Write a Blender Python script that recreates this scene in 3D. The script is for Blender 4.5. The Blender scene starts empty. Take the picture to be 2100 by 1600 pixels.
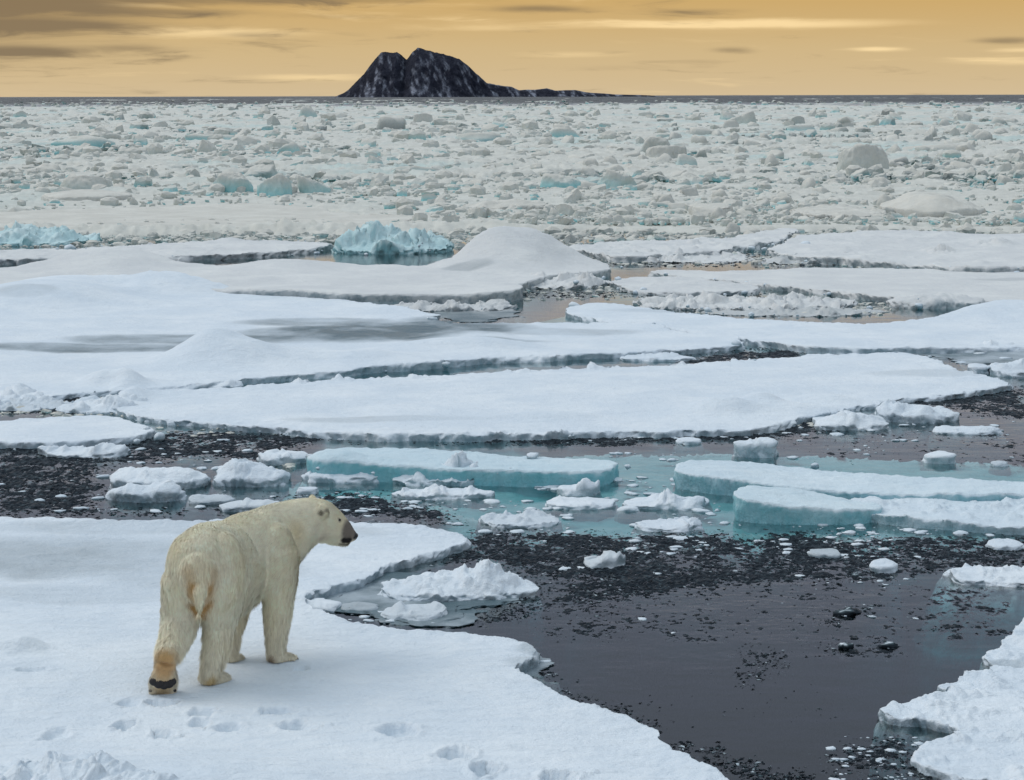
import bpy, math, random
import numpy as np
from mathutils import Matrix, Vector

random.seed(7)
RNG = np.random.default_rng(7)
SC = bpy.context.scene
COL = SC.collection

# ------------------------------------------------------------------ camera
FPX, CXP, CYP, CAMH = 4200.0, 1050.0, 800.0, 4.5
TILT = math.atan((800 - 196.5) / FPX)
ROLL = math.radians(0.136)
_f = np.array([0, math.cos(TILT), -math.sin(TILT)])
_u0 = np.array([0, math.sin(TILT), math.cos(TILT)])
_r0 = np.array([1.0, 0, 0])
_u = _u0 * math.cos(ROLL) + _r0 * math.sin(ROLL)
_r = _r0 * math.cos(ROLL) - _u0 * math.sin(ROLL)
CAM = np.array([0, 0, CAMH])
cam_d = bpy.data.cameras.new('camera')
cam_d.sensor_width = 36.0
cam_d.lens = 36.0 * FPX / 2100.0
cam_d.clip_start = 0.1
cam_d.clip_end = 200000
cam = bpy.data.objects.new('camera', cam_d)
M3 = Matrix(((_r[0], _u[0], -_f[0], 0), (_r[1], _u[1], -_f[1], 0), (_r[2], _u[2], -_f[2], CAMH), (0, 0, 0, 1)))
cam.matrix_world = M3
COL.objects.link(cam)
SC.camera = cam

# ------------------------------------------------------------------ world, sun, exposure
SUN_EL, SUN_AZ = 46.0, -62.0        # degrees; azimuth clockwise from the view direction (+Y)
SC.view_settings.view_transform = 'Standard'
SC.view_settings.look = 'None'
SC.view_settings.gamma = 1.0
SC.view_settings.exposure = 0.08
SC.view_settings.use_curve_mapping = False
SC.cycles.max_bounces = 8
SC.cycles.diffuse_bounces = 3
SC.cycles.glossy_bounces = 3
SC.cycles.transparent_max_bounces = 12
SC.cycles.caustics_reflective = False
SC.cycles.caustics_refractive = False


class NT:
    """small helper round a node tree"""
    def __init__(self, nt):
        self.nt = nt

    def n(self, typ, **kw):
        nd = self.nt.nodes.new(typ)
        for k, v in kw.items():
            setattr(nd, k, v)
        return nd

    def put(self, sock, v):
        if v is None:
            return
        if isinstance(v, bpy.types.NodeSocket):
            self.nt.links.new(v, sock)
        else:
            if isinstance(v, (tuple, list)) and len(v) == 3 and sock.type == 'RGBA':
                v = (*v, 1.0)
            sock.default_value = v

    def math(self, op, a, b=None, c=None, clamp=False):
        nd = self.n('ShaderNodeMath', operation=op, use_clamp=clamp)
        for i, v in enumerate((a, b, c)):
            if v is not None:
                self.put(nd.inputs[i], v)
        return nd.outputs[0]

    def mix(self, fac, a, b, blend='MIX'):
        nd = self.n('ShaderNodeMix', data_type='RGBA', blend_type=blend)
        self.put(nd.inputs[0], fac)
        self.put(nd.inputs[6], a)
        self.put(nd.inputs[7], b)
        return nd.outputs[2]

    def noise(self, vec, scale, detail=4, rough=0.5, dist=0.0):
        nd = self.n('ShaderNodeTexNoise')
        self.put(nd.inputs['Vector'], vec)
        nd.inputs['Scale'].default_value = scale
        nd.inputs['Detail'].default_value = detail
        nd.inputs['Roughness'].default_value = rough
        nd.inputs['Distortion'].default_value = dist
        return nd.outputs[0]

    def ramp(self, fac, stops, interp='LINEAR'):
        nd = self.n('ShaderNodeValToRGB')
        cr = nd.color_ramp
        cr.interpolation = interp
        while len(cr.elements) < len(stops):
            cr.elements.new(0.5)
        for e, (p, c) in zip(cr.elements, stops):
            e.position = p
            e.color = (*c, 1.0) if len(c) == 3 else c
        self.put(nd.inputs[0], fac)
        return nd.outputs[0]

    def smooth(self, v, a, b):
        nd = self.n('ShaderNodeMapRange', interpolation_type='SMOOTHSTEP')
        self.put(nd.inputs[0], v)
        nd.inputs[1].default_value = a
        nd.inputs[2].default_value = b
        return nd.outputs[0]

    def xyz(self, x, y, z):
        nd = self.n('ShaderNodeCombineXYZ')
        for i, v in enumerate((x, y, z)):
            self.put(nd.inputs[i], v)
        return nd.outputs[0]


def build_world():
    w = bpy.data.worlds.new('World')
    SC.world = w
    w.use_nodes = True
    w.node_tree.nodes.clear()
    g = NT(w.node_tree)
    tc = g.n('ShaderNodeTexCoord')
    sep = g.n('ShaderNodeSeparateXYZ')
    g.put(sep.inputs[0], tc.outputs['Generated'])
    X, Y, Z = sep.outputs
    el = g.math('MULTIPLY', g.math('ARCSINE', Z), 57.29578)
    el = g.math('MAXIMUM', el, 0.0)
    az = g.math('MULTIPLY', g.math('ARCTAN2', X, Y), 57.29578)
    u = g.math('DIVIDE', el, g.math('ADD', el, 6.0))
    s = lambda e: e / (e + 6.0)
    base = g.ramp(u, [
        (0.0, (0.63, 0.49, 0.30)),
        (s(1.3), (0.615, 0.45, 0.23)),
        (s(2.7), (0.59, 0.38, 0.14)),
        (s(3.5), (0.60, 0.48, 0.33)),
        (s(5.0), (0.63, 0.57, 0.50)),
        (s(8.), (0.50, 0.51, 0.575)),
        (s(15.), (0.35, 0.405, 0.525)),
        (s(32.), (0.49, 0.575, 0.655)),
        (s(88.), (0.50, 0.60, 0.69))])
    # stratus streaks: noise in azimuth / compressed elevation
    warp = g.noise(g.xyz(g.math('MULTIPLY', az, 0.10), g.math('MULTIPLY', u, 9.0), 3.3), 1.0, 3)
    v1 = g.xyz(g.math('MULTIPLY', az, 0.30), g.math('ADD', g.math('MULTIPLY', u, 26.0), g.math('MULTIPLY', warp, 1.6)), 1.0)
    n1 = g.noise(v1, 1.0, 9, 0.62, 0.5)
    v2 = g.xyz(g.math('MULTIPLY', az, 0.16), g.math('ADD', g.math('MULTIPLY', u, 17.0), g.math('MULTIPLY', warp, 1.0)), 7.7)
    n2 = g.noise(v2, 1.0, 8, 0.6, 0.4)

    # single clouds of the photographed sky (azimuth, elevation, half sizes in degrees)
    def blob(a0, e0, sa, se, amp, tilt=0.0):
        da = g.math('SUBTRACT', az, a0)
        a_ = g.math('DIVIDE', da, sa)
        e_ = g.math('DIVIDE', g.math('SUBTRACT', g.math('SUBTRACT', el, e0), g.math('MULTIPLY', da, tilt)), se)
        e_ = g.math('ADD', e_, g.math('MULTIPLY', g.math('SUBTRACT', n1, 0.5), 1.5))
        a_ = g.math('ADD', a_, g.math('MULTIPLY', g.math('SUBTRACT', n2, 0.5), 1.2))
        d2 = g.math('ADD', g.math('MULTIPLY', a_, a_), g.math('MULTIPLY', e_, e_))
        return g.math('MULTIPLY', g.math('POWER', 2.718, g.math('MULTIPLY', d2, -1.0)), amp)

    def total(bl):
        t = bl[0]
        for b in bl[1:]:
            t = g.math('ADD', t, b)
        return t
    A = lambda px: math.degrees(math.atan((px - 1050) / 4200))
    Eh = lambda py: (196.5 - py) * 0.01336
    dark = total([
        blob(A(40), Eh(12), 3.2, .26, .95), blob(A(110), Eh(55), 3.0, .17, .75), blob(A(60), Eh(108), 1.9, .17, .7),
        blob(A(620), Eh(2), 4.6, .13, .7), blob(A(1110), Eh(21), 1.5, .13, .8), blob(A(1420), Eh(26), 1.9, .10, .45),
        blob(A(520), Eh(72), 1.1, .10, .4), blob(A(1500), Eh(106), .75, .12, .62), blob(A(2060), Eh(90), 1.1, .13, .7),
        blob(A(1250), Eh(140), 2.4, .12, .3), blob(A(300), Eh(100), 1.2, .12, .4), blob(A(600), Eh(165), 3.2, .12, .22), blob(A(-120), Eh(50), 7.0, 1.5, .55), blob(A(380), Eh(28), 3.0, .12, .45), blob(A(760), Eh(36), 2.4, .10, .35)])
    lite = total([
        blob(A(1500), Eh(52), 4.6, .15, .95), blob(A(950), Eh(58), 2.4, .12, .5), blob(A(430), Eh(68), 3.0, .17, .8),
        blob(A(620), Eh(160), 2.6, .13, .65), blob(A(1790), Eh(105), .8, .07, .8), blob(A(2080), Eh(108), 1.0, .08, .6),
        blob(A(1150), Eh(112), 2.2, .12, .5), blob(A(2050), Eh(132), 2.6, .13, .45), blob(A(260), Eh(14), 1.6, .07, .5)])
    streak_d = g.math('MULTIPLY', g.smooth(n1, 0.50, 0.78), 0.40)
    streak_l = g.math('MULTIPLY', g.smooth(n2, 0.50, 0.80), 0.45)
    dk = g.math('ADD', g.math('ADD', dark, streak_d), g.math('MULTIPLY', g.math('SUBTRACT', n1, 0.5), 0.55))
    lt = g.math('ADD', g.math('ADD', lite, streak_l), g.math('MULTIPLY', g.math('SUBTRACT', n2, 0.5), 0.7))
    fd = g.math('MULTIPLY', g.smooth(dk, 0.10, 1.0), 0.95)
    fl = g.math('MULTIPLY', g.smooth(lt, 0.12, 0.9), 0.95)
    low = g.ramp(u, [(0.0, (1, 1, 1)), (s(3.5), (1, 1, 1)), (s(7.), (0.12, 0.12, 0.12)), (1.0, (0.06, 0.06, 0.06))])
    darkcol = g.mix(0.86, base, (0.17, 0.125, 0.08))
    litecol = g.mix(0.75, base, (1.05, 0.79, 0.42))
    c = g.mix(g.math('MULTIPLY', fl, low), base, litecol)
    c = g.mix(g.math('MULTIPLY', fd, low), c, darkcol)
    sky = g.n('ShaderNodeTexSky', sky_type='NISHITA')
    sky.sun_disc = False
    sky.sun_elevation = math.radians(SUN_EL)
    sky.sun_rotation = math.radians(SUN_AZ)
    sky.altitude = 0
    sky.air_density = 1.0
    sky.dust_density = 3.0
    # overcast: the cloud deck (in the same units as the sky) covers nearly all of the clear sky
    deck = g.n('ShaderNodeVectorMath', operation='SCALE')
    g.put(deck.inputs[0], c)
    deck.inputs[3].default_value = 10.0
    cover = g.mix(0.97, sky.outputs[0], deck.outputs[0])
    bg = g.n('ShaderNodeBackground')
    g.put(bg.inputs[0], cover)
    bg.inputs[1].default_value = 0.1
    out = g.n('ShaderNodeOutputWorld')
    g.put(out.inputs[0], bg.outputs[0])
    w.cycles.sampling_method = 'NONE'


build_world()
sd = bpy.data.lights.new('sun', 'SUN')
sd.energy = 1.15
sd.angle = math.radians(40)
sd.color = (1.0, 0.96, 0.91)
so = bpy.data.objects.new('sun', sd)
_e, _a = math.radians(SUN_EL), math.radians(SUN_AZ)
_d = Vector((math.sin(_a) * math.cos(_e), math.cos(_a) * math.cos(_e), math.sin(_e)))
so.rotation_euler = _d.to_track_quat('Z', 'Y').to_euler()
so.location = (0, 0, 60)
COL.objects.link(so)


# ------------------------------------------------------------------ projection helpers
def ray(px, py):
    return _f + ((px - CXP) / FPX) * _r + ((CYP - py) / FPX) * _u


def ground(px, py, z=0.0):
    """world point on the level z seen at a pixel of the photograph"""
    d = ray(px, py)
    return CAM + d * ((z - CAMH) / d[2])


def at(px, py, Y):
    d = ray(px, py)
    return CAM + d * (Y / d[1])


# ------------------------------------------------------------------ noise
_perm = np.random.default_rng(3).permutation(256)
_perm = np.concatenate([_perm, _perm, _perm])
_grad = np.random.default_rng(4).normal(size=(256, 3))
_grad /= np.linalg.norm(_grad, axis=1)[:, None]


def perlin(p):
    p = np.asarray(p, float)
    i = np.floor(p).astype(np.int64)
    f = p - i
    i &= 255
    w = f * f * f * (f * (f * 6 - 15) + 10)
    out = 0.0
    for dx in (0, 1):
        wx = w[:, 0] if dx else 1 - w[:, 0]
        a = _perm[i[:, 0] + dx]
        for dy in (0, 1):
            wy = w[:, 1] if dy else 1 - w[:, 1]
            b = _perm[a + i[:, 1] + dy]
            for dz in (0, 1):
                wz = w[:, 2] if dz else 1 - w[:, 2]
                gr = _grad[_perm[b + i[:, 2] + dz]]
                out = out + wx * wy * wz * (gr[:, 0] * (f[:, 0] - dx) + gr[:, 1] * (f[:, 1] - dy) + gr[:, 2] * (f[:, 2] - dz))
    return out * 1.6


def fbm(p, octv=4, gain=0.5, ridged=False):
    s, a, t = 0.0, 1.0, 0.0
    p = np.array(p, float)
    for k in range(octv):
        n = perlin(p)
        if ridged:
            n = 1 - 2 * np.abs(n)
        if ridged == 'billow':
            n = 1.0 - n - 0.75          # rounded tops, sharp valleys
            n = n * 1.35
        s = s + a * n
        t += a
        a *= gain
        p = p * 2.03 + 17.1
    return s / t


def n2(x, y, sc, seed=0.0, octv=4, gain=0.5, ridged=False, asp=1.0):
    return fbm(np.stack([x / sc, y / (sc * asp), np.full_like(x, seed * 3.71 + 0.5)], 1), octv, gain, ridged)


def sstep(v, a, b):
    t = np.clip((v - a) / (b - a), 0, 1)
    return t * t * (3 - 2 * t)


# ------------------------------------------------------------------ mesh helpers
def mesh_np(name, V, faces, mat, smooth=True, attrs=None, k=None):
    """V: (n,3); faces: (m,3|4) int array"""
    me = bpy.data.meshes.new(name)
    V = np.asarray(V, np.float32)
    F = np.asarray(faces, np.int32)
    k = F.shape[1]
    me.vertices.add(len(V))
    me.vertices.foreach_set('co', V.ravel())
    me.loops.add(F.size)
    me.loops.foreach_set('vertex_index', F.ravel())
    me.polygons.add(len(F))
    me.polygons.foreach_set('loop_start', np.arange(0, F.size, k, dtype=np.int32))
    me.update(calc_edges=True)
    me.polygons.foreach_set('use_smooth', np.full(len(F), smooth, bool))
    for an, av in (attrs or {}).items():
        av = np.asarray(av, np.float32)
        if av.ndim == 1:
            at_ = me.attributes.new(an, 'FLOAT', 'POINT')
            at_.data.foreach_set('value', av)
        else:
            at_ = me.attributes.new(an, 'FLOAT_COLOR', 'POINT')
            at_.data.foreach_set('color', np.concatenate([av, np.ones((len(av), 1), np.float32)], 1).ravel())
    if mat:
        me.materials.append(mat)
    me.validate()
    return me


def add(name, me, parent=None, label=None, cat=None, group=None, kind=None):
    o = bpy.data.objects.new(name, me)
    COL.objects.link(o)
    if parent is not None:
        o.parent = parent
    tag(o, label, cat, group, kind)
    return o


def tag(o, label=None, cat=None, group=None, kind=None):
    if label: o['label'] = label
    if cat: o['category'] = cat
    if group: o['group'] = group
    if kind: o['kind'] = kind
    return o


def origin_to(o, p):
    """put an object's origin at p, leaving its mesh where it is"""
    me = o.data
    n = len(me.vertices)
    co = np.empty(n * 3, np.float32)
    me.vertices.foreach_get('co', co)
    co = co.reshape(-1, 3) - np.asarray(p, np.float32)
    me.vertices.foreach_set('co', co.ravel())
    me.update()
    o.location = tuple(float(v) for v in p)


# ------------------------------------------------------------------ materials
def material(name):
    m = bpy.data.materials.new(name)
    m.use_nodes = True
    m.node_tree.nodes.clear()
    g = NT(m.node_tree)
    return m, g


def mat_ice(name='snow_ice', nz=(0.62, 0.12), c0=(0.71, 0.78, 0.845), c1=(0.81, 0.86, 0.90), c2=(0.60, 0.68, 0.76), cs=(0.22, 0.31, 0.36), cb=(0.18, 0.53, 0.59)):
    m, g = material(name)
    geo = g.n('ShaderNodeNewGeometry')
    sep = g.n('ShaderNodeSeparateXYZ')
    g.put(sep.inputs[0], geo.outputs['Normal'])
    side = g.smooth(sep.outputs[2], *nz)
    blue = g.n('ShaderNodeAttribute', attribute_name='blue').outputs['Fac']
    wet = g.n('ShaderNodeAttribute', attribute_name='wet').outputs['Fac']
    pos = geo.outputs['Position']
    sepp = g.n('ShaderNodeSeparateXYZ')
    g.put(sepp.inputs[0], pos)
    big = g.noise(pos, 0.7, 5, 0.6)
    fine = g.noise(pos, 22.0, 4, 0.65)
    med = g.noise(pos, 5.0, 4, 0.6)
    snow = g.mix(g.smooth(big, 0.35, 0.7), c0, c1)
    snow = g.mix(g.math('MULTIPLY', g.smooth(med, 0.50, 0.75), 0.30), snow, c2)
    ice_shade = g.math('MULTIPLY', side, g.math('ADD', 0.50, g.math('MULTIPLY', g.smooth(med, 0.4, 0.65), 0.40)))
    c = g.mix(ice_shade, snow, cs)  # bare ice on steep faces, plus undercut shade put into the colour
    bf = g.math('MULTIPLY', blue, g.math('ADD', 0.30, g.math('MULTIPLY', side, 0.70)), clamp=True)
    bf = g.math('MULTIPLY', bf, g.math('ADD', 0.65, g.math('MULTIPLY', med, 0.6)), clamp=True)
    c = g.mix(bf, c, cb)
    wf = g.math('MULTIPLY', wet, g.math('ADD', 0.4, g.math('MULTIPLY', g.smooth(big, 0.3, 0.7), 0.8)), clamp=True)
    c = g.mix(wf, c, (0.10, 0.155, 0.18))
    b = g.n('ShaderNodeBsdfPrincipled')
    g.put(b.inputs['Base Color'], c)
    g.put(b.inputs['Roughness'], g.math('SUBTRACT', 0.62, g.math('MULTIPLY', wf, 0.30)))
    b.inputs['Specular IOR Level'].default_value = 0.4
    b.inputs['IOR'].default_value = 1.31
    bp = g.n('ShaderNodeBump')
    bp.inputs['Strength'].default_value = 0.8
    bp.inputs['Distance'].default_value = 0.03
    crust = g.noise(g.xyz(g.math('MULTIPLY', sepp.outputs[0], 1.0), g.math('MULTIPLY', sepp.outputs[1], 2.6), sepp.outputs[2]), 3.2, 5, 0.65, 0.6)
    g.put(bp.inputs['Height'], g.math('ADD', g.math('MULTIPLY', fine, 0.6), g.math('ADD', g.math('MULTIPLY', med, 0.8), g.math('MULTIPLY', crust, 1.3))))
    g.put(b.inputs['Normal'], bp.outputs[0])
    o = g.n('ShaderNodeOutputMaterial')
    g.put(o.inputs[0], b.outputs[0])
    return m


def mat_brash():
    """wet, clear ice: dark where one looks into it, glossy"""
    m, g = material('clear_brash_ice')
    tone = g.n('ShaderNodeAttribute', attribute_name='tone').outputs['Fac']
    c = g.ramp(tone, [(0.0, (0.008, 0.011, 0.015)), (0.5, (0.022, 0.030, 0.038)), (0.80, (0.085, 0.115, 0.13)), (0.97, (0.5, 0.57, 0.61)), (1.0, (0.7, 0.74, 0.78))])
    b = g.n('ShaderNodeBsdfPrincipled')
    g.put(b.inputs['Base Color'], c)
    b.inputs['Roughness'].default_value = 0.30
    b.inputs['IOR'].default_value = 1.2
    b.inputs['Specular IOR Level'].default_value = 0.06
    o = g.n('ShaderNodeOutputMaterial')
    g.put(o.inputs[0], b.outputs[0])
    return m


def mat_sea():
    m, g = material('sea_water')
    geo = g.n('ShaderNodeNewGeometry')
    pos = geo.outputs['Position']
    sep = g.n('ShaderNodeSeparateXYZ')
    g.put(sep.inputs[0], pos)
    v = g.xyz(g.math('MULTIPLY', sep.outputs[0], 1.0), g.math('MULTIPLY', sep.outputs[1], 1.6), 0.0)
    calm = g.smooth(g.noise(pos, 0.16, 2), 0.42, 0.66)
    r1 = g.noise(v, 5.5, 3, 0.55)
    r2 = g.noise(v, 1.2, 2, 0.5)
    h = g.math('ADD', g.math('MULTIPLY', g.math('MULTIPLY', r1, 0.0045), g.math('ADD', 0.25, calm)), g.math('MULTIPLY', r2, 0.008))
    swell = g.math('MULTIPLY', g.noise(pos, 0.22, 3, 0.6), g.math('MULTIPLY', g.smooth(sep.outputs[1], 700.0, 1500.0), 1.1))
    h = g.math('ADD', h, swell)
    bp = g.n('ShaderNodeBump')
    bp.inputs['Strength'].default_value = 1.0
    bp.inputs['Distance'].default_value = 1.0
    g.put(bp.inputs['Height'], h)
    fr = g.n('ShaderNodeFresnel')
    fr.inputs[0].default_value = 1.33
    g.put(fr.inputs[1], bp.outputs[0])
    gl = g.n('ShaderNodeBsdfGlossy')
    open_sea = g.smooth(sep.outputs[1], 500.0, 1500.0)      # wind-roughened beyond the ice edge
    g.put(gl.inputs['Roughness'], g.math('ADD', 0.06, g.math('MULTIPLY', open_sea, 0.50)))
    g.put(gl.inputs['Color'], g.mix(open_sea, (1, 1, 1), (0.32, 0.32, 0.32)))
    g.put(gl.inputs['Normal'], bp.outputs[0])
    tr = g.n('ShaderNodeBsdfTransparent')
    mx = g.n('ShaderNodeMixShader')
    g.put(mx.inputs[0], fr.outputs[0])
    g.put(mx.inputs[1], tr.outputs[0])
    g.put(mx.inputs[2], gl.outputs[0])
    va = g.n('ShaderNodeVolumeAbsorption')
    va.inputs['Color'].default_value = (0.02, 0.66, 0.69, 1)
    va.inputs['Density'].default_value = 1.45
    o = g.n('ShaderNodeOutputMaterial')
    g.put(o.inputs[0], mx.outputs[0])
    g.put(o.inputs[1], va.outputs[0])
    return m


def mat_rock():
    m, g = material('dark_rock_with_snow')
    geo = g.n('ShaderNodeNewGeometry')
    pos = geo.outputs['Position']
    sn = g.n('ShaderNodeAttribute', attribute_name='snow').outputs['Fac']
    n = g.noise(pos, 0.02, 6, 0.65)
    rock = g.mix(g.smooth(n, 0.35, 0.7), (0.009, 0.011, 0.021), (0.028, 0.031, 0.048))
    n_b = g.noise(pos, 0.045, 5, 0.7)
    c = g.mix(g.math('MULTIPLY', sn, g.smooth(n_b, 0.25, 0.50)), rock, (0.25, 0.27, 0.33))
    b = g.n('ShaderNodeBsdfPrincipled')
    g.put(b.inputs['Base Color'], c)
    b.inputs['Roughness'].default_value = 0.9
    b.inputs['Specular IOR Level'].default_value = 0.1
    bp = g.n('ShaderNodeBump')
    bp.inputs['Strength'].default_value = 1.0
    bp.inputs['Distance'].default_value = 18.0
    g.put(bp.inputs['Height'], n)
    g.put(b.inputs['Normal'], bp.outputs[0])
    o = g.n('ShaderNodeOutputMaterial')
    g.put(o.inputs[0], b.outputs[0])
    return m


def mat_attr(name, attr, rough, sheen=0.0, spec=0.3, bump=None):
    m, g = material(name)
    c = g.n('ShaderNodeAttribute', attribute_name=attr).outputs['Color']
    b = g.n('ShaderNodeBsdfPrincipled')
    g.put(b.inputs['Base Color'], c)
    b.inputs['Roughness'].default_value = rough
    b.inputs['Specular IOR Level'].default_value = spec
    b.inputs['Sheen Weight'].default_value = sheen
    if bump:
        pos = g.n('ShaderNodeNewGeometry').outputs['Position']
        bp = g.n('ShaderNodeBump')
        bp.inputs['Strength'].default_value = 0.6
        bp.inputs['Distance'].default_value = 0.01
        g.put(bp.inputs['Height'], g.noise(pos, bump, 4, 0.6))
        g.put(b.inputs['Normal'], bp.outputs[0])
    o = g.n('ShaderNodeOutputMaterial')
    g.put(o.inputs[0], b.outputs[0])
    return m


def mat_plain(name, col, rough, spec=0.5, nscale=60.0):
    m, g = material(name)
    pos = g.n('ShaderNodeNewGeometry').outputs['Position']
    c = g.mix(g.noise(pos, nscale, 3), tuple(v * 0.7 for v in col), tuple(min(1, v * 1.3) for v in col))
    b = g.n('ShaderNodeBsdfPrincipled')
    g.put(b.inputs['Base Color'], c)
    b.inputs['Roughness'].default_value = rough
    b.inputs['Specular IOR Level'].default_value = spec
    o = g.n('ShaderNodeOutputMaterial')
    g.put(o.inputs[0], b.outputs[0])
    return m


ICE = mat_ice()
PACK = mat_ice('warm_light_pack_ice', (0.90, 0.40), (0.63, 0.61, 0.55), (0.73, 0.71, 0.645), (0.50, 0.49, 0.455), (0.51, 0.525, 0.50), (0.20, 0.62, 0.66))  # warm, dim light of the far distance put into the base colours
TEAL = mat_ice('bare_teal_ice', (0.62, 0.12), (0.48, 0.76, 0.79), (0.58, 0.84, 0.86), (0.36, 0.66, 0.70), (0.16, 0.44, 0.48), (0.15, 0.5, 0.55))
CRAG = mat_ice('glacier_blue_ice', (0.62, 0.12), (0.56, 0.73, 0.75), (0.72, 0.82, 0.82), (0.46, 0.66, 0.69), (0.28, 0.52, 0.56), (0.24, 0.56, 0.61))
FLOE2 = mat_ice('warm_light_floe_ice', (0.62, 0.12), (0.68, 0.69, 0.69), (0.765, 0.77, 0.755), (0.575, 0.595, 0.61), (0.19, 0.25, 0.28), (0.25, 0.62, 0.66))  # floe ice with some of the warm horizon light painted into its colours
BRASH = mat_brash()
SEA = mat_sea()
ROCK = mat_rock()

# ------------------------------------------------------------------ sea (a closed body of water)
def build_sea():
    x, y0, y1, d = 60000.0, -300.0, 120000.0, 9.0
    V = [(-x, y0, 0), (x, y0, 0), (x, y1, 0), (-x, y1, 0), (-x, y0, -d), (x, y0, -d), (x, y1, -d), (-x, y1, -d)]
    F = [(0, 1, 2, 3), (7, 6, 5, 4), (0, 4, 5, 1), (1, 5, 6, 2), (2, 6, 7, 3), (3, 7, 4, 0)]
    add('sea', mesh_np('sea', V, F, SEA, smooth=False), kind='structure', label='dark calm sea water with open leads between the ice')


build_sea()

# ------------------------------------------------------------------ island
def build_island():
    Y = 8000.0
    prof = [(676, 0), (690, 1.0), (697, 5), (708, 9), (718, 16), (731, 29), (750, 47), (768, 70), (786, 90), (796, 91.5), (806, 89), (820, 90.5), (830, 84), (839, 75),
            (851, 90), (862, 99), (875, 96), (896, 90), (922, 84), (945, 77), (962, 64), (978, 49), (1000, 29), (1030, 23), (1050, 21), (1066, 14), (1080, 15),
            (1100, 15), (1122, 18), (1140, 13), (1165, 14), (1182, 14), (1200, 10), (1215, 8.5), (1240, 7), (1262, 5), (1285, 4.4), (1305, 4.0), (1330, 3.0), (1345, 1.4)]
    k = Y / FPX
    px = np.array([p[0] for p in prof]); hp = np.array([p[1] for p in prof], float)
    nx, ny = 520, 130
    xs = np.linspace(676, 1345, nx)
    t = np.linspace(-1, 1, ny)               # -1 shore towards us, 0 ridge, 1 far shore
    hx = np.interp(xs, px, hp)
    hx = (hx + np.clip(hx / 40, 0, 1) * (1.3 * fbm(np.stack([xs / 9, xs * 0, xs * 0 + 2.2], 1), 4, 0.6))) * k
    XX, TT = np.meshgrid((xs - 1050) * k, t, indexing='ij')
    HH = np.repeat(hx[:, None], ny, 1)
    depth = 60 + 2.0 * HH
    bend = 120 * np.sin(XX / 160.0)
    YY = Y + TT * depth + bend * (1 - np.abs(TT)) * 0.5
    x, y, h, tt = XX.ravel(), YY.ravel(), HH.ravel(), TT.ravel()
    a = np.abs(tt)
    gully = n2(x, y, 60, 1.0, 5, 0.55, True)
    gul2 = n2(x + 0.5 * y, y * 0.35, 34, 5.0, 4, 0.55, True)
    z = h * np.clip(1 - a ** 1.25, 0, 1) + ((gully - 0.9) * 20 + (gul2 - 0.9) * 15) * np.clip(a * 2.2, 0, 1) * np.clip(h / 70, 0.12, 1) * np.clip((1 - a) * 4, 0, 1)
    z += n2(x, y, 14, 2.0, 3) * 2.2 * np.clip(h / 60, 0.1, 1)
    z = z - 0.8
    V = np.stack([x, y, z], 1)
    i = np.arange(nx * ny).reshape(nx, ny)
    F = np.stack([i[:-1, :-1], i[1:, :-1], i[1:, 1:], i[:-1, 1:]], -1).reshape(-1, 4)
    sn = sstep(n2(x + .35 * z, z * 0.42, 24, 8.0, 5, 0.62), -0.02, 0.30) * sstep(gul2, 0.95, 0.2)
    sn = np.clip(sn * (0.75 + 0.5 * sstep(z, 120, 10)) + 0.6 * sstep(a, 0.10, 0.02) * sstep(x, -180, -60), 0, 1)
    me = mesh_np('island', V, F, ROCK, attrs={'snow': sn})
    o = add('island', me, kind='structure', label='dark rocky twin-peaked island with snow patches on the horizon', cat=None)
    origin_to(o, (0, Y, 0))


build_island()

# ------------------------------------------------------------------ floes
def poly_sdf(x, y, P):
    """signed distance to a closed polygon, positive inside"""
    d = np.full(len(x), 1e18)
    ins = np.zeros(len(x), bool)
    n = len(P)
    for i in range(n):
        ax, ay = P[i]; bx, by = P[(i + 1) % n]
        ex, ey = bx - ax, by - ay
        wx, wy = x - ax, y - ay
        t = np.clip((wx * ex + wy * ey) / (ex * ex + ey * ey + 1e-12), 0, 1)
        d = np.minimum(d, (wx - ex * t) ** 2 + (wy - ey * t) ** 2)
        c = (ay > y) != (by > y)
        with np.errstate(divide='ignore', invalid='ignore'):
            xi = ax + (y - ay) * ex / (ey if abs(ey) > 1e-12 else 1e-12)
        ins ^= c & (x < xi)
    d = np.sqrt(d)
    return np.where(ins, d, -d)


def smooth_poly(P, it=2):
    P = np.array(P, float)
    for _ in range(it):
        Q = np.roll(P, -1, 0)
        P = np.stack([0.75 * P + 0.25 * Q, 0.25 * P + 0.75 * Q], 1).reshape(-1, 2)
    return P


SEED = [0]
OUTL = []
BEAR_SNOW = 0.105


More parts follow.
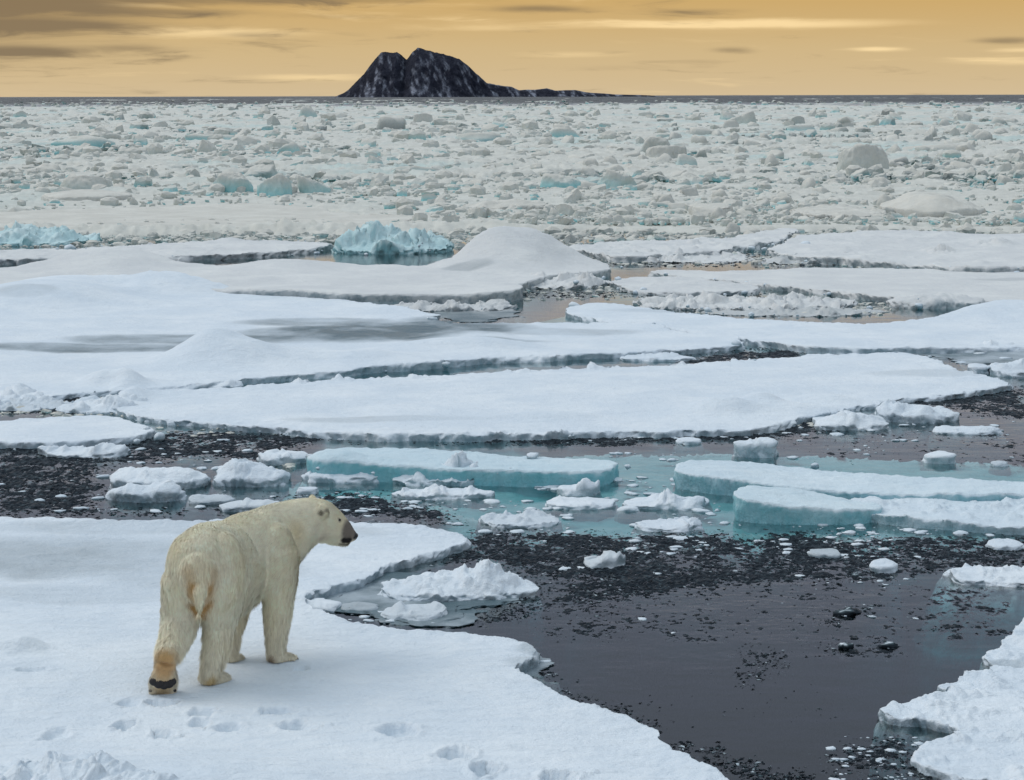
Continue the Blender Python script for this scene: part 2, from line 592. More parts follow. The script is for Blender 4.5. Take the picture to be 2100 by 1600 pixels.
def floe(name, label, cat, P, h, group=None, humps=(), dents=(), lip=0.10, edge=0.10, edge_sc=0.8, rough=0.0, rough_sc=0.5,
         edge_lump=0.03, edge_lump_w=0.35, undul=0.03, undul_sc=2.5, foot=0.35, foot_z=-0.3, wet=(), blue=0.0, lod=1.0, rim=0.0,
         tilt=(0, 0), pinch=1.0, kind=None, steep=2.2, over=0.55, patch=(), mat=None, wet_all=0.0, level=None, dome=0.0):
    """One ice floe. P: outline in world metres (list of xy); h: freeboard. humps: (x,y,rx,ry,height); dents likewise."""
    SEED[0] += 1
    sd = SEED[0] * 1.37
    P = smooth_poly(P, 1)
    h = h * 0.72
    OUTL.append((P, h))
    cen = P.mean(0)
    xmin, ymin = P.min(0); xmax, ymax = P.max(0)
    marg = foot * 1.4 + edge * 1.5 + 0.30
    # only as far out as the neighbourhood of the view
    ymin_c = max(ymin - marg, 9.5)
    lim = lambda Yv: 0.27 * Yv + 3.0
    ymax_c = ymax + marg
    xa = max(xmin - marg, -lim(ymax_c)); xb = min(xmax + marg, lim(ymax_c))
    D = max(ymin_c, 12.0) * 0.65 + 0.35 * min(ymax_c, 3 * ymin_c)
    dx = D / 2050 * 1.7 * lod
    dy = dx * 2.2
    if min(xb - xa, ymax_c - ymin_c) / dy < 18:
        dy = min(xb - xa, ymax_c - ymin_c) / 18
        dx = min(dx, dy)
    nx = int((xb - xa) / dx) + 2; ny = int((ymax_c - ymin_c) / dy) + 2
    if nx * ny > 340000:
        q = math.sqrt(nx * ny / 340000.0); nx = int(nx / q); ny = int(ny / q)
    gx = np.linspace(xa, xb, nx); gy = np.linspace(ymin_c, ymax_c, ny)
    X, Y = np.meshgrid(gx, gy, indexing='ij')
    x, y = X.ravel(), Y.ravel()
    d = poly_sdf(x, y, P)
    gdx, gdy = np.gradient(d.reshape(nx, ny), gx, gy)
    keep = (d > -marg) & (np.abs(x) < lim(y))
    idx = np.arange(nx * ny).reshape(nx, ny)
    F = np.stack([idx[:-1, :-1], idx[1:, :-1], idx[1:, 1:], idx[:-1, 1:]], -1).reshape(-1, 4)
    F = F[keep[F].all(1)]
    use = np.unique(F)
    remap = np.full(nx * ny, -1); remap[use] = np.arange(len(use))
    F = remap[F]
    x, y, d = x[use], y[use], d[use]
    ox, oy = -gdx.ravel()[use], -gdy.ravel()[use]
    d = d + edge * n2(x, y, edge_sc, sd, 4, 0.55) + edge * 0.22 * n2(x, y, edge_sc * 0.3, sd + 2, 2, 0.5)
    lip = max(lip, 3.2 * dy) if h > 0 else lip
    e = np.clip(d / lip, 0, 1)
    prof = np.sqrt(np.clip(1 - (1 - e) ** 2, 0, 1)) if h <= 0 else np.sin(e * np.pi / 2) ** 0.9
    up = h * (0.72 + 0.28 * n2(x, y, 1.8, sd + 5, 2)) if h > 0.05 else np.full_like(x, h)
    top = up + undul * n2(x, y, undul_sc, sd + 1, 3) + undul * 0.25 * n2(x, y, undul_sc * 0.2, sd + 7, 3) + (0.014 * n2(x, y, 0.45 * max(1, D / 30), sd + 33, 4, 0.6, True, asp=0.45) if 0.05 < h else 0.0)
    inn = sstep(d, 0.0, 0.5)
    for (hx, hy, rx, ry, hh) in humps:
        q = ((x - hx) / rx) ** 2 + ((y - hy) / ry) ** 2
        q = q * (1 + 0.25 * n2(x, y, max(rx, 0.3) * 0.8, sd + 3, 2))
        pk = 1.0 if not rough else np.clip(0.75 + 0.7 * n2(x, y, rx * 1.1, sd + 29, 4, 0.6, 'billow'), 0.15, 1.5)
        top = top + hh * np.exp(-(np.maximum(q, 0) ** (1.35 if not rough else 1.5))) * pk * sstep(d, -0.05, min(0.4, rx))
    if level:                                    # trodden flat round (x, y)
        lx, ly, lr, lz = level
        q = sstep(np.hypot(x - lx, y - ly), lr, lr * .6)
        top = top * (1 - q) + (lz + 0.012 * n2(x, y, .5, sd + 8, 3)) * q
    if rough:
        rg = n2(x, y, rough_sc, sd + 9, 5, 0.55, 'billow')
        if dome:
            top = top * (0.45 + 0.75 * sstep(d, 0.0, dome))
        lump = np.clip(0.15 + rg * 1.3 + 0.5 * n2(x, y, rough_sc * 2.2, sd + 11, 2), -0.3, 1.9)
        top = top + rough * lump * sstep(d, 0.0, lip * 1.5)
    if rim:
        rg = n2(x, y, 0.5, sd + 13, 4, 0.6, 'billow')
        msk = sstep(n2(x, y, 2.2, sd + 15, 2), -0.1, 0.3)
        top = top + rim * np.clip(rg + 0.2, 0, 1.3) * np.exp(-((d - 0.12) / 0.16) ** 2) * msk
    for (hx, hy, rx, ry, hh) in dents:
        q = ((x - hx) / rx) ** 2 + ((y - hy) / ry) ** 2
        q = q * (1 + 1.1 * n2(x, y, rx * 0.8, sd + 17, 3))
        top = top - hh * np.exp(-(q * 1.5) ** 3) + 0.16 * hh * np.exp(-((np.sqrt(q) - 1.15) / 0.22) ** 2)
    top = top + tilt[0] * (x - cen[0]) + tilt[1] * (y - cen[1])
    zin = (np.maximum(top, 0.012) if h > 0 else np.minimum(top, -0.06)) * prof
    # under water: a short steep side, then a spreading foot
    o_ = np.clip(-d, 0, None)
    fn = foot * (0.6 + 0.8 * np.clip(n2(x, y, 1.1, sd + 19, 2) + 0.5, 0, 1))
    zo = -np.minimum(o_ * steep, 0.10) + foot_z * sstep(o_, 0.02, fn) - 4.0 * np.clip(o_ - fn, 0, None) - 0.02
    z = np.where(d > 0, zin, zo)
    # lumpy broken edge: three-dimensional displacement
    w = edge_lump * np.exp(-np.abs(d) / edge_lump_w)
    if rough:
        w = np.maximum(w, np.where(d > -0.05, rough * 0.22, 0))
    pv = np.stack([x, y, z * 1.3], 1)
    scn = 0.16 if h < 0.6 else 0.4
    scn = scn * max(1.0, D / 45.0)
    gx_ = fbm(pv / scn + 31.7 + sd, 3, 0.6); gy_ = fbm(pv / scn + 71.3 + sd, 3, 0.6); gz_ = fbm(pv / scn + 11.9 + sd, 3, 0.6)
    dp = np.clip(d, 0, None)
    wall = 0.80 * np.where(dp < lip, dp, lip * np.exp(-(dp - lip) / (2.2 * lip)))
    ov = over * 0.5 * np.clip(z, 0, 0.5) * np.exp(-(dp / (lip * 1.2)) ** 2) + wall if h > 0 else 0.0
    x2 = x + w * gx_ * 1.6 + ox * ov
    y2 = y + w * gy_ * 1.6 + oy * ov
    z2 = z + w * gz_ * 1.1
    if h > 0:
        z2 = np.where((d > 0.03) & (z2 < 0.004), 0.004 + 0.01 * e, z2)
    wv = np.full(len(x), float(wet_all))
    for (hx, hy, rx, ry, s_) in wet:
        q = ((x - hx) / rx) ** 2 + ((y - hy) / ry) ** 2
        q = q * (1 + 0.9 * n2(x, y, 1.3, sd + 23, 4, asp=2.0))
        wv = np.maximum(wv, s_ * sstep(q, 1.25, 0.35))
    bl = np.full(len(x), float(blue))
    for (hx, hy, rx, ry, s_) in patch:
        q = ((x - hx) / rx) ** 2 + ((y - hy) / ry) ** 2
        bl = np.maximum(bl, s_ * sstep(q, 1.3, 0.4))
    bl = np.where(d < 0, np.maximum(bl, 0.25), bl)
    V = np.stack([x2, y2, z2], 1)
    me = mesh_np(name, V, F, mat or (PACK if D > 68 else FLOE2 if D > 40 else ICE), attrs={'wet': wv, 'blue': bl})  # farther floes take the colours with warm light painted in
    ob = add(name, me, label=label, cat=cat, group=group, kind=kind)
    origin_to(ob, (float(np.clip(cen[0], xa, xb)), float(np.clip(cen[1], ymin_c, ymax_c)), 0))
    return ob


def G(pts, z=0.0):
    return [tuple(ground(px, py, z)[:2]) for px, py in pts]


def hump(px, py, wpx, depth_m, hh, z=0.0):
    """pixel centre of the hump's base, half width in pixels, half depth in metres, height"""
    g_ = ground(px, py, z)
    k = FPX / math.hypot(g_[1], CAMH)
    return (g_[0], g_[1], wpx / k, depth_m, hh)


# --- the bear's floe
prints = [(415, 1450, 34, .13, .045), (573, 1448, 40, .11, .05), (255, 1471, 30, .10, .05), (407, 1469, 26, .11, .04), (335, 1488, 30, .12, .045),
          (472, 1477, 42, .10, .04), (607, 1476, 46, .14, .045), (115, 1490, 34, .20, .03), (815, 1488, 52, .17, .05), (935, 1533, 46, .16, .075), (990, 1561, 36, .13, .08),
          (1148, 1577, 44, .15, .09), (262, 1433, 34, .10, .03), (330, 1432, 36, .09, .05), (620, 1362, 20, .08, .02), (60, 1362, 40, .08, .03)]
DENT = []
for (a, b, w_, dm, hh) in prints:
    q = hump(a, b, w_, dm, hh, 0.14)
    DENT.append((q[0], q[1], q[2] * .85, q[3] * .85, hh * 1.5))
floe('ice_floe', 'broad snow-covered ice floe with paw prints that carries the polar bear', 'ice floe',
     G([(-500, 1052), (-200, 1056), (0, 1060), (110, 1058), (240, 1064), (380, 1066), (600, 1062), (750, 1072), (800, 1066), (880, 1078), (968, 1096), (930, 1116), (860, 1138),
        (792, 1156), (768, 1172), (735, 1188), (655, 1206), (628, 1222), (640, 1240), (690, 1256), (725, 1266), (800, 1278), (900, 1286), (965, 1290), (1040, 1304), (1085, 1315),
        (1102, 1333), (1088, 1350), (1058, 1360), (1075, 1380), (1120, 1404), (1180, 1428), (1262, 1452), (1310, 1478), (1346, 1493), (1344, 1508), (1382, 1530), (1440, 1554),
        (1490, 1582), (1545, 1606), (1700, 1690), (1760, 1900), (-900, 1900)], 0.10),
     0.16, undul=0.035, undul_sc=3.0, lip=0.10, edge=0.09, edge_sc=0.5, edge_lump=0.03, foot=0.08, foot_z=-0.8, rim=0.05, dents=DENT,
     humps=[hump(800, 1074, 34, .22, .17), hump(770, 1070, 16, .15, .08), hump(860, 1084, 30, .2, .07), hump(250, 1200, 260, 1.2, -.06),
            hump(300, 1640, 420, .5, .12), hump(1500, 1560, 250, .8, -.05), hump(20, 1352, 40, .12, .07), hump(66, 1350, 30, .10, .07)],
     wet=[hump(120, 1150, 330, 0.9, .42), hump(420, 1190, 220, 0.7, .36), hump(230, 1100, 260, .4, .3), hump(200, 1230, 240, .4, .22), hump(700, 1110, 100, .3, .2), hump(1085, 1352, 40, .2, .5), hump(1080, 1380, 60, .2, .3)], lod=0.8, level=(-2.25, 15.3, 1.5, BEAR_SNOW))

floe('snow_ridge', 'lumpy snow ridge in the bottom left corner on the bear floe', 'snow ridge',
     G([(-350, 1575), (-100, 1565), (20, 1562), (90, 1570), (170, 1560), (260, 1575), (340, 1592), (430, 1606), (440, 1640), (-300, 1700)], 0.2),
     0.34, rough=0.055, rough_sc=0.22, edge=0.10, edge_sc=0.3, lip=0.16, foot=0.05, foot_z=-.1, undul=0.02, humps=[hump(30, 1600, 100, .3, .14, .2), hump(175, 1600, 90, .3, .15, .2), hump(300, 1612, 60, .2, .06, .2)], lod=0.8)

# --- right foreground floe
floe('ice_floe', 'ridged white floe at the lower right edge beside the open dark water', 'ice floe',
     G([(2400, 1240), (2130, 1262), (2085, 1280), (2060, 1318), (2012, 1332), (2020, 1352), (2052, 1368), (1990, 1376), (1950, 1395), (1915, 1402), (1962, 1416), (1900, 1432),
        (1835, 1444), (1790, 1458), (1838, 1474), (1880, 1476), (1965, 1490), (1975, 1508), (1905, 1512), (1872, 1535), (1880, 1560), (1960, 1588), (2060, 1596), (2200, 1620), (2450, 1640)], 0.06),
     0.11, undul=0.03, undul_sc=0.9, rough=0.05, rough_sc=0.35, lip=0.08, edge=0.08, edge_sc=0.35, edge_lump=0.03, foot=0.08, foot_z=-0.8, lod=0.85,
     humps=[hump(1985, 1400, 30, .12, .07), hump(1900, 1450, 40, .12, .05)], wet=[hump(2060, 1372, 50, .12, .6), hump(2040, 1310, 20, .1, .5)])

# --- the long floe across the middle
floe('ice_floe', 'long flat white floe stretching across the middle of the picture', 'ice floe',
     G([(225, 822), (262, 806), (330, 797), (480, 790), (700, 774), (1000, 762), (1200, 750), (1500, 737), (1640, 724), (1760, 723), (1890, 724), (1940, 746), (1990, 762), (2078, 780),
        (2055, 792), (1960, 806), (1830, 815), (1730, 838), (1640, 858), (1540, 880), (1400, 880), (1250, 884), (1000, 890), (850, 892), (700, 886), (560, 878), (430, 862), (310, 854), (260, 842)], 0.1),
     0.14, undul=0.05, undul_sc=5, lip=0.14, edge=0.20, edge_sc=0.7, rim=0.16, edge_lump=0.045, foot=0.7, foot_z=-0.35,
     humps=[hump(1540, 850, 170, .5, .12), hump(1480, 858, 60, .35, .12), hump(1690, 830, 60, .3, .10), hump(1560, 842, 40, .3, .12), hump(1130, 868, 90, .3, .08), hump(270, 822, 40, .7, .14), hump(1900, 728, 10, .3, .18), hump(1760, 726, 60, .3, .06)],
     wet=[hump(800, 872, 220, .35, .25), hump(1900, 775, 140, .5, .18)])

# --- big left floe with the snow hump
floe('ice_floe', 'wide left floe with a rounded snow hump and grey meltwater streaks', 'ice floe',
     G([(-500, 590), (-100, 584), (100, 584), (280, 590), (400, 590), (560, 598), (700, 612), (800, 622), (900, 642), (885, 658), (1000, 660), (1240, 658), (1350, 660), (1385, 678), (1490, 680), (1532, 700),
        (1480, 709), (1300, 719), (1100, 727), (950, 737), (800, 749), (650, 762), (480, 776), (380, 788), (300, 795), (200, 797), (100, 810), (0, 818), (-300, 832), (-600, 842)], 0.12),
     0.17, undul=0.06, undul_sc=6, lip=0.16, edge=0.24, edge_sc=0.8, edge_lump=0.04, foot=0.4, foot_z=-0.3, rim=0.05,
     humps=[hump(470, 748, 120, .8, .34), hump(440, 740, 66, .6, .20), hump(370, 600, 110, 1.3, .42), hump(90, 625, 160, 2.0, .40), hump(160, 600, 140, 1.2, .25), hump(950, 722, 130, .5, .16), hump(960, 700, 90, .6, .10), hump(700, 745, 130, .5, .10),
            hump(230, 795, 60, .3, .20), hump(1310, 660, 50, .4, .12), hump(265, 800, 30, .3, .12)],
     wet=[hump(150, 724, 260, .7, .9), hump(420, 706, 330, .8, .75), hump(760, 694, 280, 1.3, 1.0), hump(880, 682, 220, 1.2, 1.0), hump(660, 672, 180, .8, .6), hump(1020, 710, 110, .4, .5), hump(930, 668, 130, .7, .6), hump(1150, 690, 170, .6, .35), hump(60, 635, 70, .6, .3)])

# --- back left floe with the tall hump
floe('ice_floe', 'thick back floe with a grey undercut front and a tall smooth snow mound', 'ice floe',
     G([(-400, 530), (-100, 536), (60, 530), (230, 520), (400, 528), (600, 526), (800, 528), (900, 530), (1000, 524), (1100, 520), (1200, 524), (1262, 530), (1240, 540), (1150, 546), (1060, 562), (1075, 582),
        (960, 586), (800, 588), (620, 582), (420, 574), (280, 572), (60, 570), (-100, 572), (-400, 574)], 0.4),
     0.42, undul=0.05, undul_sc=6, lip=0.22, edge=0.16, edge_sc=1.6, edge_lump=0.04, foot=0.4, foot_z=-0.4,
     humps=[hump(1045, 530, 118, 2.2, .78, .3), hump(1000, 530, 60, 1.6, .22, .3), hump(230, 532, 130, 2.0, .38, .3), hump(590, 532, 110, 1.5, .16, .3), hump(620, 528, 36, 1.0, .16, .3), hump(1150, 530, 90, 1.2, .14, .3)],
     wet=[hump(960, 572, 60, .5, .5)])

# --- floes on the right
floe('ice_floe', 'right-hand floe tapering to a thin tip, with a teal submerged rim along its front', 'ice floe',
     G([(1145, 630), (1190, 620), (1250, 618), (1350, 628), (1500, 648), (1650, 655), (1800, 655), (1900, 646), (2000, 634), (2150, 622), (2500, 618), (2500, 706), (2100, 704), (1900, 710), (1720, 710), (1610, 704), (1500, 684), (1380, 668), (1230, 652)], 0.15),
     0.17, undul=0.05, undul_sc=5, lip=0.14, edge=0.18, edge_sc=0.8, edge_lump=0.04, foot=1.5, foot_z=-0.4, rim=0.12,
     humps=[hump(2050, 650, 160, 1.4, .22), hump(1350, 632, 160, .5, .10), hump(1700, 690, 120, .4, .06)], wet=[hump(1500, 646, 300, .4, .25)])
floe('ice_floe', 'narrow pointed floe on the right with a dark crack along its front', 'ice floe',
     G([(1325, 550), (1365, 545), (1500, 547), (1640, 541), (1760, 541), (1900, 543), (2100, 550), (2500, 552), (2500, 616), (2100, 612), (1990, 610), (1800, 602), (1700, 588), (1550, 574), (1440, 563), (1370, 555)], 0.2),
     0.19, undul=0.05, undul_sc=6, lip=0.16, edge=0.22, edge_sc=1.0, edge_lump=0.05, foot=0.3, rim=0.12, wet=[hump(2060, 582, 80, .5, .3)])
floe('ice_floe', 'small low floe sliver left of the narrow pointed floe', 'ice floe',
     G([(1240, 570), (1330, 563), (1450, 566), (1530, 577), (1572, 588), (1500, 595), (1380, 596), (1290, 592)], 0.12), 0.14, undul=0.04, rough=0.04, lip=0.14, edge=0.15, edge_lump=0.05, foot=0.5)
floe('ice_floe', 'snow-dusted floe scattered with small lumps near the right edge behind the pointed floe', 'ice floe',
     G([(1570, 508), (1620, 482), (1660, 472), (1800, 466), (1950, 470), (2100, 474), (2500, 474), (2500, 540), (2100, 542), (1960, 542), (1880, 532), (1760, 522), (1650, 518)], 0.3),
     0.36, undul=0.10, undul_sc=4, rough=0.05, rough_sc=0.9, lip=0.25, edge=0.3, edge_sc=1.6, edge_lump=0.08, foot=0.7, rim=0.22,
     humps=[hump(1760, 480, 8, .4, .3), hump(1860, 486, 8, .4, .25), hump(2040, 512, 40, .6, .3), hump(1930, 530, 30, .6, .25)])
floe('ice_floe', 'lumpy pale floe right of the tall snow mound', 'ice floe',
     G([(1140, 498), (1250, 490), (1400, 484), (1500, 480), (1600, 462), (1640, 462), (1610, 484), (1530, 500), (1420, 512), (1270, 522), (1220, 512)], 0.25),
     0.30, undul=0.06, rough=0.10, rough_sc=0.8, lip=0.2, edge=0.3, edge_sc=1.5, edge_lump=0.09, foot=0.5, rim=0.2)
floe('ice_floe', 'flat distant floe on the left in front of the teal rubble', 'ice floe',
     G([(-400, 440), (0, 430), (200, 420), (450, 412), (640, 416), (700, 430), (860, 436), (820, 450), (600, 455), (400, 457), (150, 458), (0, 452), (-400, 462)], 0.3),
     0.34, undul=0.08, undul_sc=9, lip=0.3, edge=0.4, edge_sc=2.5, edge_lump=0.1, foot=0.4, rim=0.2, humps=[hump(520, 415, 170, 4, .25)])
floe('ice_floe', 'thin brash-rimmed floe between the left floes and the teal crag', 'ice floe',
     G([(-300, 515), (100, 502), (260, 494), (430, 486), (600, 484), (700, 492), (620, 505), (400, 518), (100, 522), (-300, 530)], 0.25),
     0.26, undul=0.08, rough=0.06, rough_sc=0.9, lip=0.25, edge=0.35, edge_sc=2, edge_lump=0.1, foot=0.4, rim=0.25)
floe('ice_floe', 'small flat white floe at the left edge above the dark brash', 'ice floe',
     G([(-300, 876), (-60, 868), (60, 856), (150, 852), (220, 850), (296, 868), (322, 880), (262, 897), (130, 908), (0, 904), (-300, 912)], 0.1),
     0.14, undul=0.03, lip=0.10, edge=0.10, edge_sc=0.5, edge_lump=0.03, foot=0.45, rim=0.10, humps=[hump(230, 856, 40, .3, .08)])

# --- teal slabs and the ice under water between them
floe('submerged_ice_shelf', 'teal ice shelf glimmering under water around the centre chunks', 'ice shelf',
     G([(600, 990), (700, 965), (900, 945), (1150, 935), (1400, 930), (1700, 935), (2000, 945), (2500, 960), (2500, 1110), (2050, 1100), (1800, 1095), (1500, 1095), (1300, 1090), (1100, 1085), (900, 1055), (760, 1040), (640, 1025)], 0.0),
     -0.12, undul=0.10, undul_sc=0.9, rough=0.0, lip=0.3, edge=0.35, edge_sc=1.2, edge_lump=0.02, foot=1.2, foot_z=-0.9, blue=0.35, mat=TEAL)
SHELF = bpy.data.objects['submerged_ice_shelf']
floe('ice_slab', 'long teal-sided ice slab with a snowy top behind the centre chunks', 'ice slab',
     G([(628, 922), (660, 905), (720, 900), (800, 908), (1000, 916), (1150, 920), (1272, 924), (1262, 940), (1225, 952), (1050, 950), (860, 944), (740, 940), (640, 938)], 0.28),
     0.34, undul=0.03, undul_sc=1.2, lip=0.07, edge=0.06, edge_sc=0.5, edge_lump=0.025, foot=0.5, foot_z=-0.3, blue=0.75,
     humps=[hump(690, 925, 50, .3, .12, .3), hump(760, 928, 60, .25, .05, .3)])
floe('ice_slab', 'white-topped teal ice tongue running to the right edge, behind the thick block', 'ice slab',
     G([(1382, 948), (1420, 936), (1500, 932), (1600, 936), (1700, 950), (1900, 962), (2100, 975), (2500, 985), (2500, 1010), (2000, 1000), (1800, 992), (1650, 985), (1500, 975), (1400, 964)], 0.24),
     0.32, undul=0.04, undul_sc=1.0, lip=0.10, edge=0.08, edge_sc=0.6, edge_lump=0.03, foot=0.5, blue=0.45)
floe('ice_block', 'thick wedge-shaped teal block with a straight snowy top at right', 'ice block',
     G([(1505, 1002), (1530, 988), (1600, 986), (1700, 994), (1810, 1002), (1800, 1016), (1700, 1020), (1600, 1018), (1520, 1014)], 0.30),
     0.36, undul=0.025, undul_sc=0.7, lip=0.06, edge=0.05, edge_sc=0.4, edge_lump=0.025, foot=0.5, foot_z=-.3, blue=0.62, tilt=(-0.05, 0))
floe('ice_floe', 'low rough floe at the right edge beside the thick teal block', 'ice floe',
     G([(1770, 1000), (1860, 992), (2000, 992), (2100, 998), (2500, 1010), (2500, 1076), (2100, 1072), (1980, 1064), (1880, 1056), (1780, 1046), (1730, 1030)], 0.14),
     0.18, undul=0.05, undul_sc=0.9, rough=0.06, rough_sc=0.4, lip=0.12, edge=0.08, edge_lump=0.03, foot=0.8, foot_z=-0.3, blue=0.2,
     humps=[hump(2040, 1058, 40, .2, .08), hump(1800, 1000, 30, .2, .12)])


# --- single chunks and brash heaps, each traced from its place
def chunk(name, label, x0, yb, x1, dm, hh, rough=0.1, rs=0.25, cat='ice chunk', peaks=(), **kw):
    """x0..x1: extent in pixels at its waterline yb (front); dm: depth in metres; hh: mean height in metres"""
    g0, g1 = ground(x0, yb), ground(x1, yb)
    cx, cy = (g0[0] + g1[0]) / 2, (g0[1] + g1[1]) / 2 + dm * 0.5
    rx, ry = abs(g1[0] - g0[0]) / 2, dm * 0.5
    SEED[0] += 1
    rr = random.Random(SEED[0] * 7 + 1)
    P = []
    for k in range(14):
        a = 2 * math.pi * k / 14
        q = 1 + rr.uniform(-0.16, 0.10)
        ca, sa = math.cos(a), math.sin(a)
        P.append((cx + rx * q * math.copysign(abs(ca) ** 0.8, ca), cy + ry * q * math.copysign(abs(sa) ** 0.8, sa)))
    hs = []
    for (px, wpx, ph) in peaks:
        gx = ground(px, yb)[0]
        k = FPX / cy
        hs.append((gx, cy - 0.1 * ry, wpx / k * 1.35, max(wpx / k, dm * .26), ph * 0.68))
    a = dict(lip=min(0.12, ry * 0.5), edge=min(0.10, rx * 0.14), edge_sc=0.35, edge_lump=min(0.05, hh * 0.3), undul=0.02, foot=min(0.12, ry), foot_z=-0.5, humps=hs, lod=0.75, dome=min(rx, ry) * 0.8)
    a.update(kw)
    return floe(name, label, cat, P, hh * 1.3, rough=rough * 0.95, rough_sc=rs, **a)


chunk('ice_chunk', 'snowy double-lobed chunk floating in the inlet right of the bear', 772, 1238, 1108, .95, .13, .07, .35, peaks=[(985, 40, .15), (930, 60, .10), (1060, 40, .05), (840, 50, .05)])
chunk('ice_chunk', 'glassy crumbling chunk in front of the double-lobed one in the inlet', 778, 1276, 918, .5, .07, .07, .2, wet_all=0.2)
chunk('ice_chunk', 'small slushy lump beside the bear foreleg at the inlet edge', 612, 1258, 700, .35, .08, .05, .2)
chunk('ice_chunk', 'flat greyish plate in the inlet between the bear and the double-lobed chunk', 690, 1256, 775, .3, .04, .03, .2, wet_all=.5)
chunk('ice_chunk', 'white slab chunk in the dark brash, left of a taller twin', 222, 1006, 424, .8, .22, .06, .35, peaks=[(390, 40, .10), (240, 20, .05)])
chunk('ice_chunk', 'mounded white chunk touching the slab chunk on its right', 430, 1000, 586, .8, .20, .06, .3, peaks=[(480, 40, .16)])
chunk('ice_chunk', 'low elongated white chunk in front of the slab chunk at left', 208, 1032, 374, .5, .14, .05, .25)
chunk('ice_chunk', 'slushy grey-white chunk just behind the bear back', 440, 1052, 572, .5, .10, .05, .25, wet_all=.15)
chunk('ice_chunk', 'thin slush patch left of the chunk behind the bear back', 372, 1036, 480, .4, .06, .04, .2, wet_all=.35)
chunk('ice_chunk', 'knobbly white chunk beneath the small left floe', 66, 940, 266, .6, .10, .10, .3, peaks=[(95, 14, .08), (220, 30, .10)])
chunk('ice_chunk', 'craggy white heap with a sharp peak in front of the long teal slab', 780, 1000, 1022, 1.0, .16, .16, .32, peaks=[(925, 24, .26), (850, 26, .16), (960, 40, .06)], blue=.12)
chunk('ice_chunk', 'low white chunk extending left from the craggy heap', 612, 992, 800, .6, .13, .06, .3, peaks=[(640, 24, .06)])
chunk('ice_chunk', 'white brash lump at the left end of the long teal slab', 520, 954, 640, .6, .14, .08, .3)
chunk('ice_chunk', 'broken white chunk in front of the craggy heap', 806, 1026, 1012, .55, .08, .10, .28, peaks=[(890, 18, .10)])
chunk('ice_chunk', 'tiny white floating crumb behind the bear head', 608, 1014, 652, .25, .05, .03, .2)
chunk('ice_chunk', 'flat white chunk with a pointed knob in the teal water', 1114, 1046, 1266, .55, .07, .05, .25)
chunk('ice_chunk', 'pointed white knob standing behind the flat centre chunk', 1142, 1018, 1232, .4, .08, .04, .2, peaks=[(1205, 14, .16)])
chunk('ice_chunk', 'white chunk with a central peak left of the thick teal block', 1288, 1046, 1470, .6, .08, .05, .25, peaks=[(1372, 22, .18), (1440, 24, .05)])
chunk('ice_chunk', 'small flat white plate under the peaked centre chunk', 1266, 1050, 1314, .2, .04, .02, .15)
chunk('ice_chunk', 'glassy rough chunk at the left end of the teal water', 975, 1082, 1152, .6, .08, .07, .2, wet_all=.15)
chunk('ice_chunk', 'crumbly white chunk at the front of the teal water', 1302, 1092, 1450, .5, .06, .06, .2, peaks=[(1408, 10, .10)])
chunk('ice_chunk', 'small glassy chunk with a white tooth in the dark brash', 1196, 1168, 1282, .45, .06, .06, .18, peaks=[(1250, 9, .16)], wet_all=.2)
chunk('ice_chunk', 'small flat white crumb in the brash near the right side', 1786, 1176, 1850, .3, .05, .04, .15, peaks=[(1830, 12, .05)])
chunk('ice_chunk', 'grey glassy crumb in the middle of the right brash', 1660, 1146, 1732, .35, .04, .03, .15, wet_all=.4)
chunk('ice_chunk', 'long rough white chunk at the right edge above the open water', 1942, 1204, 2180, .7, .09, .07, .25, foot=.3)
chunk('ice_chunk', 'small flat white chunk at the right edge below the low rough floe', 2030, 1130, 2110, .35, .05, .03, .2)
chunk('ice_chunk', 'mounded white chunk right of centre behind the open lead', 1672, 884, 1836, .9, .16, .08, .3, peaks=[(1740, 50, .10)])
chunk('ice_chunk', 'crested white chunk beside the mounded one, with a sharp left peak', 1808, 868, 1976, .9, .20, .07, .35, peaks=[(1840, 22, .20), (1900, 40, .08)])
chunk('ice_chunk', 'thin flat plate of ice in front of the crested chunk', 1918, 892, 2066, .6, .05, .04, .25, peaks=[(1925, 12, .06)])
chunk('ice_chunk', 'small rounded white chunk in the grey water near the right edge', 1898, 952, 1970, .35, .12, .04, .25)
chunk('ice_chunk', 'tiny dark-rimmed crumb right of the small rounded chunk', 2036, 958, 2074, .25, .05, .03, .15, wet_all=.3)
chunk('ice_chunk', 'white lump on top of the teal tongue at its left end', 1510, 940, 1600, .4, .22, .08, .25, peaks=[(1570, 20, .12)])
chunk('ice_chunk', 'flat sliver of ice floating just behind the teal slabs', 1385, 912, 1446, .35, .05, .03, .2)
chunk('ice_chunk', 'jumbled white chunk at the right edge beside the long floe', 2034, 774, 2160, 1.0, .22, .14, .4, peaks=[(2070, 30, .15)])
chunk('ice_chunk', 'small tilted plate at the right end of the long floe', 1990, 766, 2034, .5, .16, .05, .3)
chunk('ice_chunk', 'rounded slab under the narrow pointed floe at right', 1836, 634, 2030, 1.4, .30, .08, .6)
chunk('brash_ridge', 'ridge of white brash along the back of the right-hand tapering floe', 1300, 640, 1810, 2.6, .16, .18, .5, cat='brash ridge', edge=.3, edge_lump=.08)
chunk('brash_ridge', 'grey slushy brash in front of the brash ridge on the right', 1450, 650, 1830, 1.6, .06, .10, .4, cat='brash ridge', edge=.3, wet_all=.3)
chunk('brash_heap', 'heap of tumbled white lumps at the foot of the tall snow mound', 1040, 594, 1260, 2.6, .22, .22, .5, cat='brash heap', edge=.25, peaks=[(1180, 30, .2), (1090, 20, .15)])
chunk('brash_heap', 'spiky little heap on the mound floe corner', 1030, 556, 1150, 1.6, .26, .22, .5, cat='brash heap', peaks=[(1078, 14, .3)])
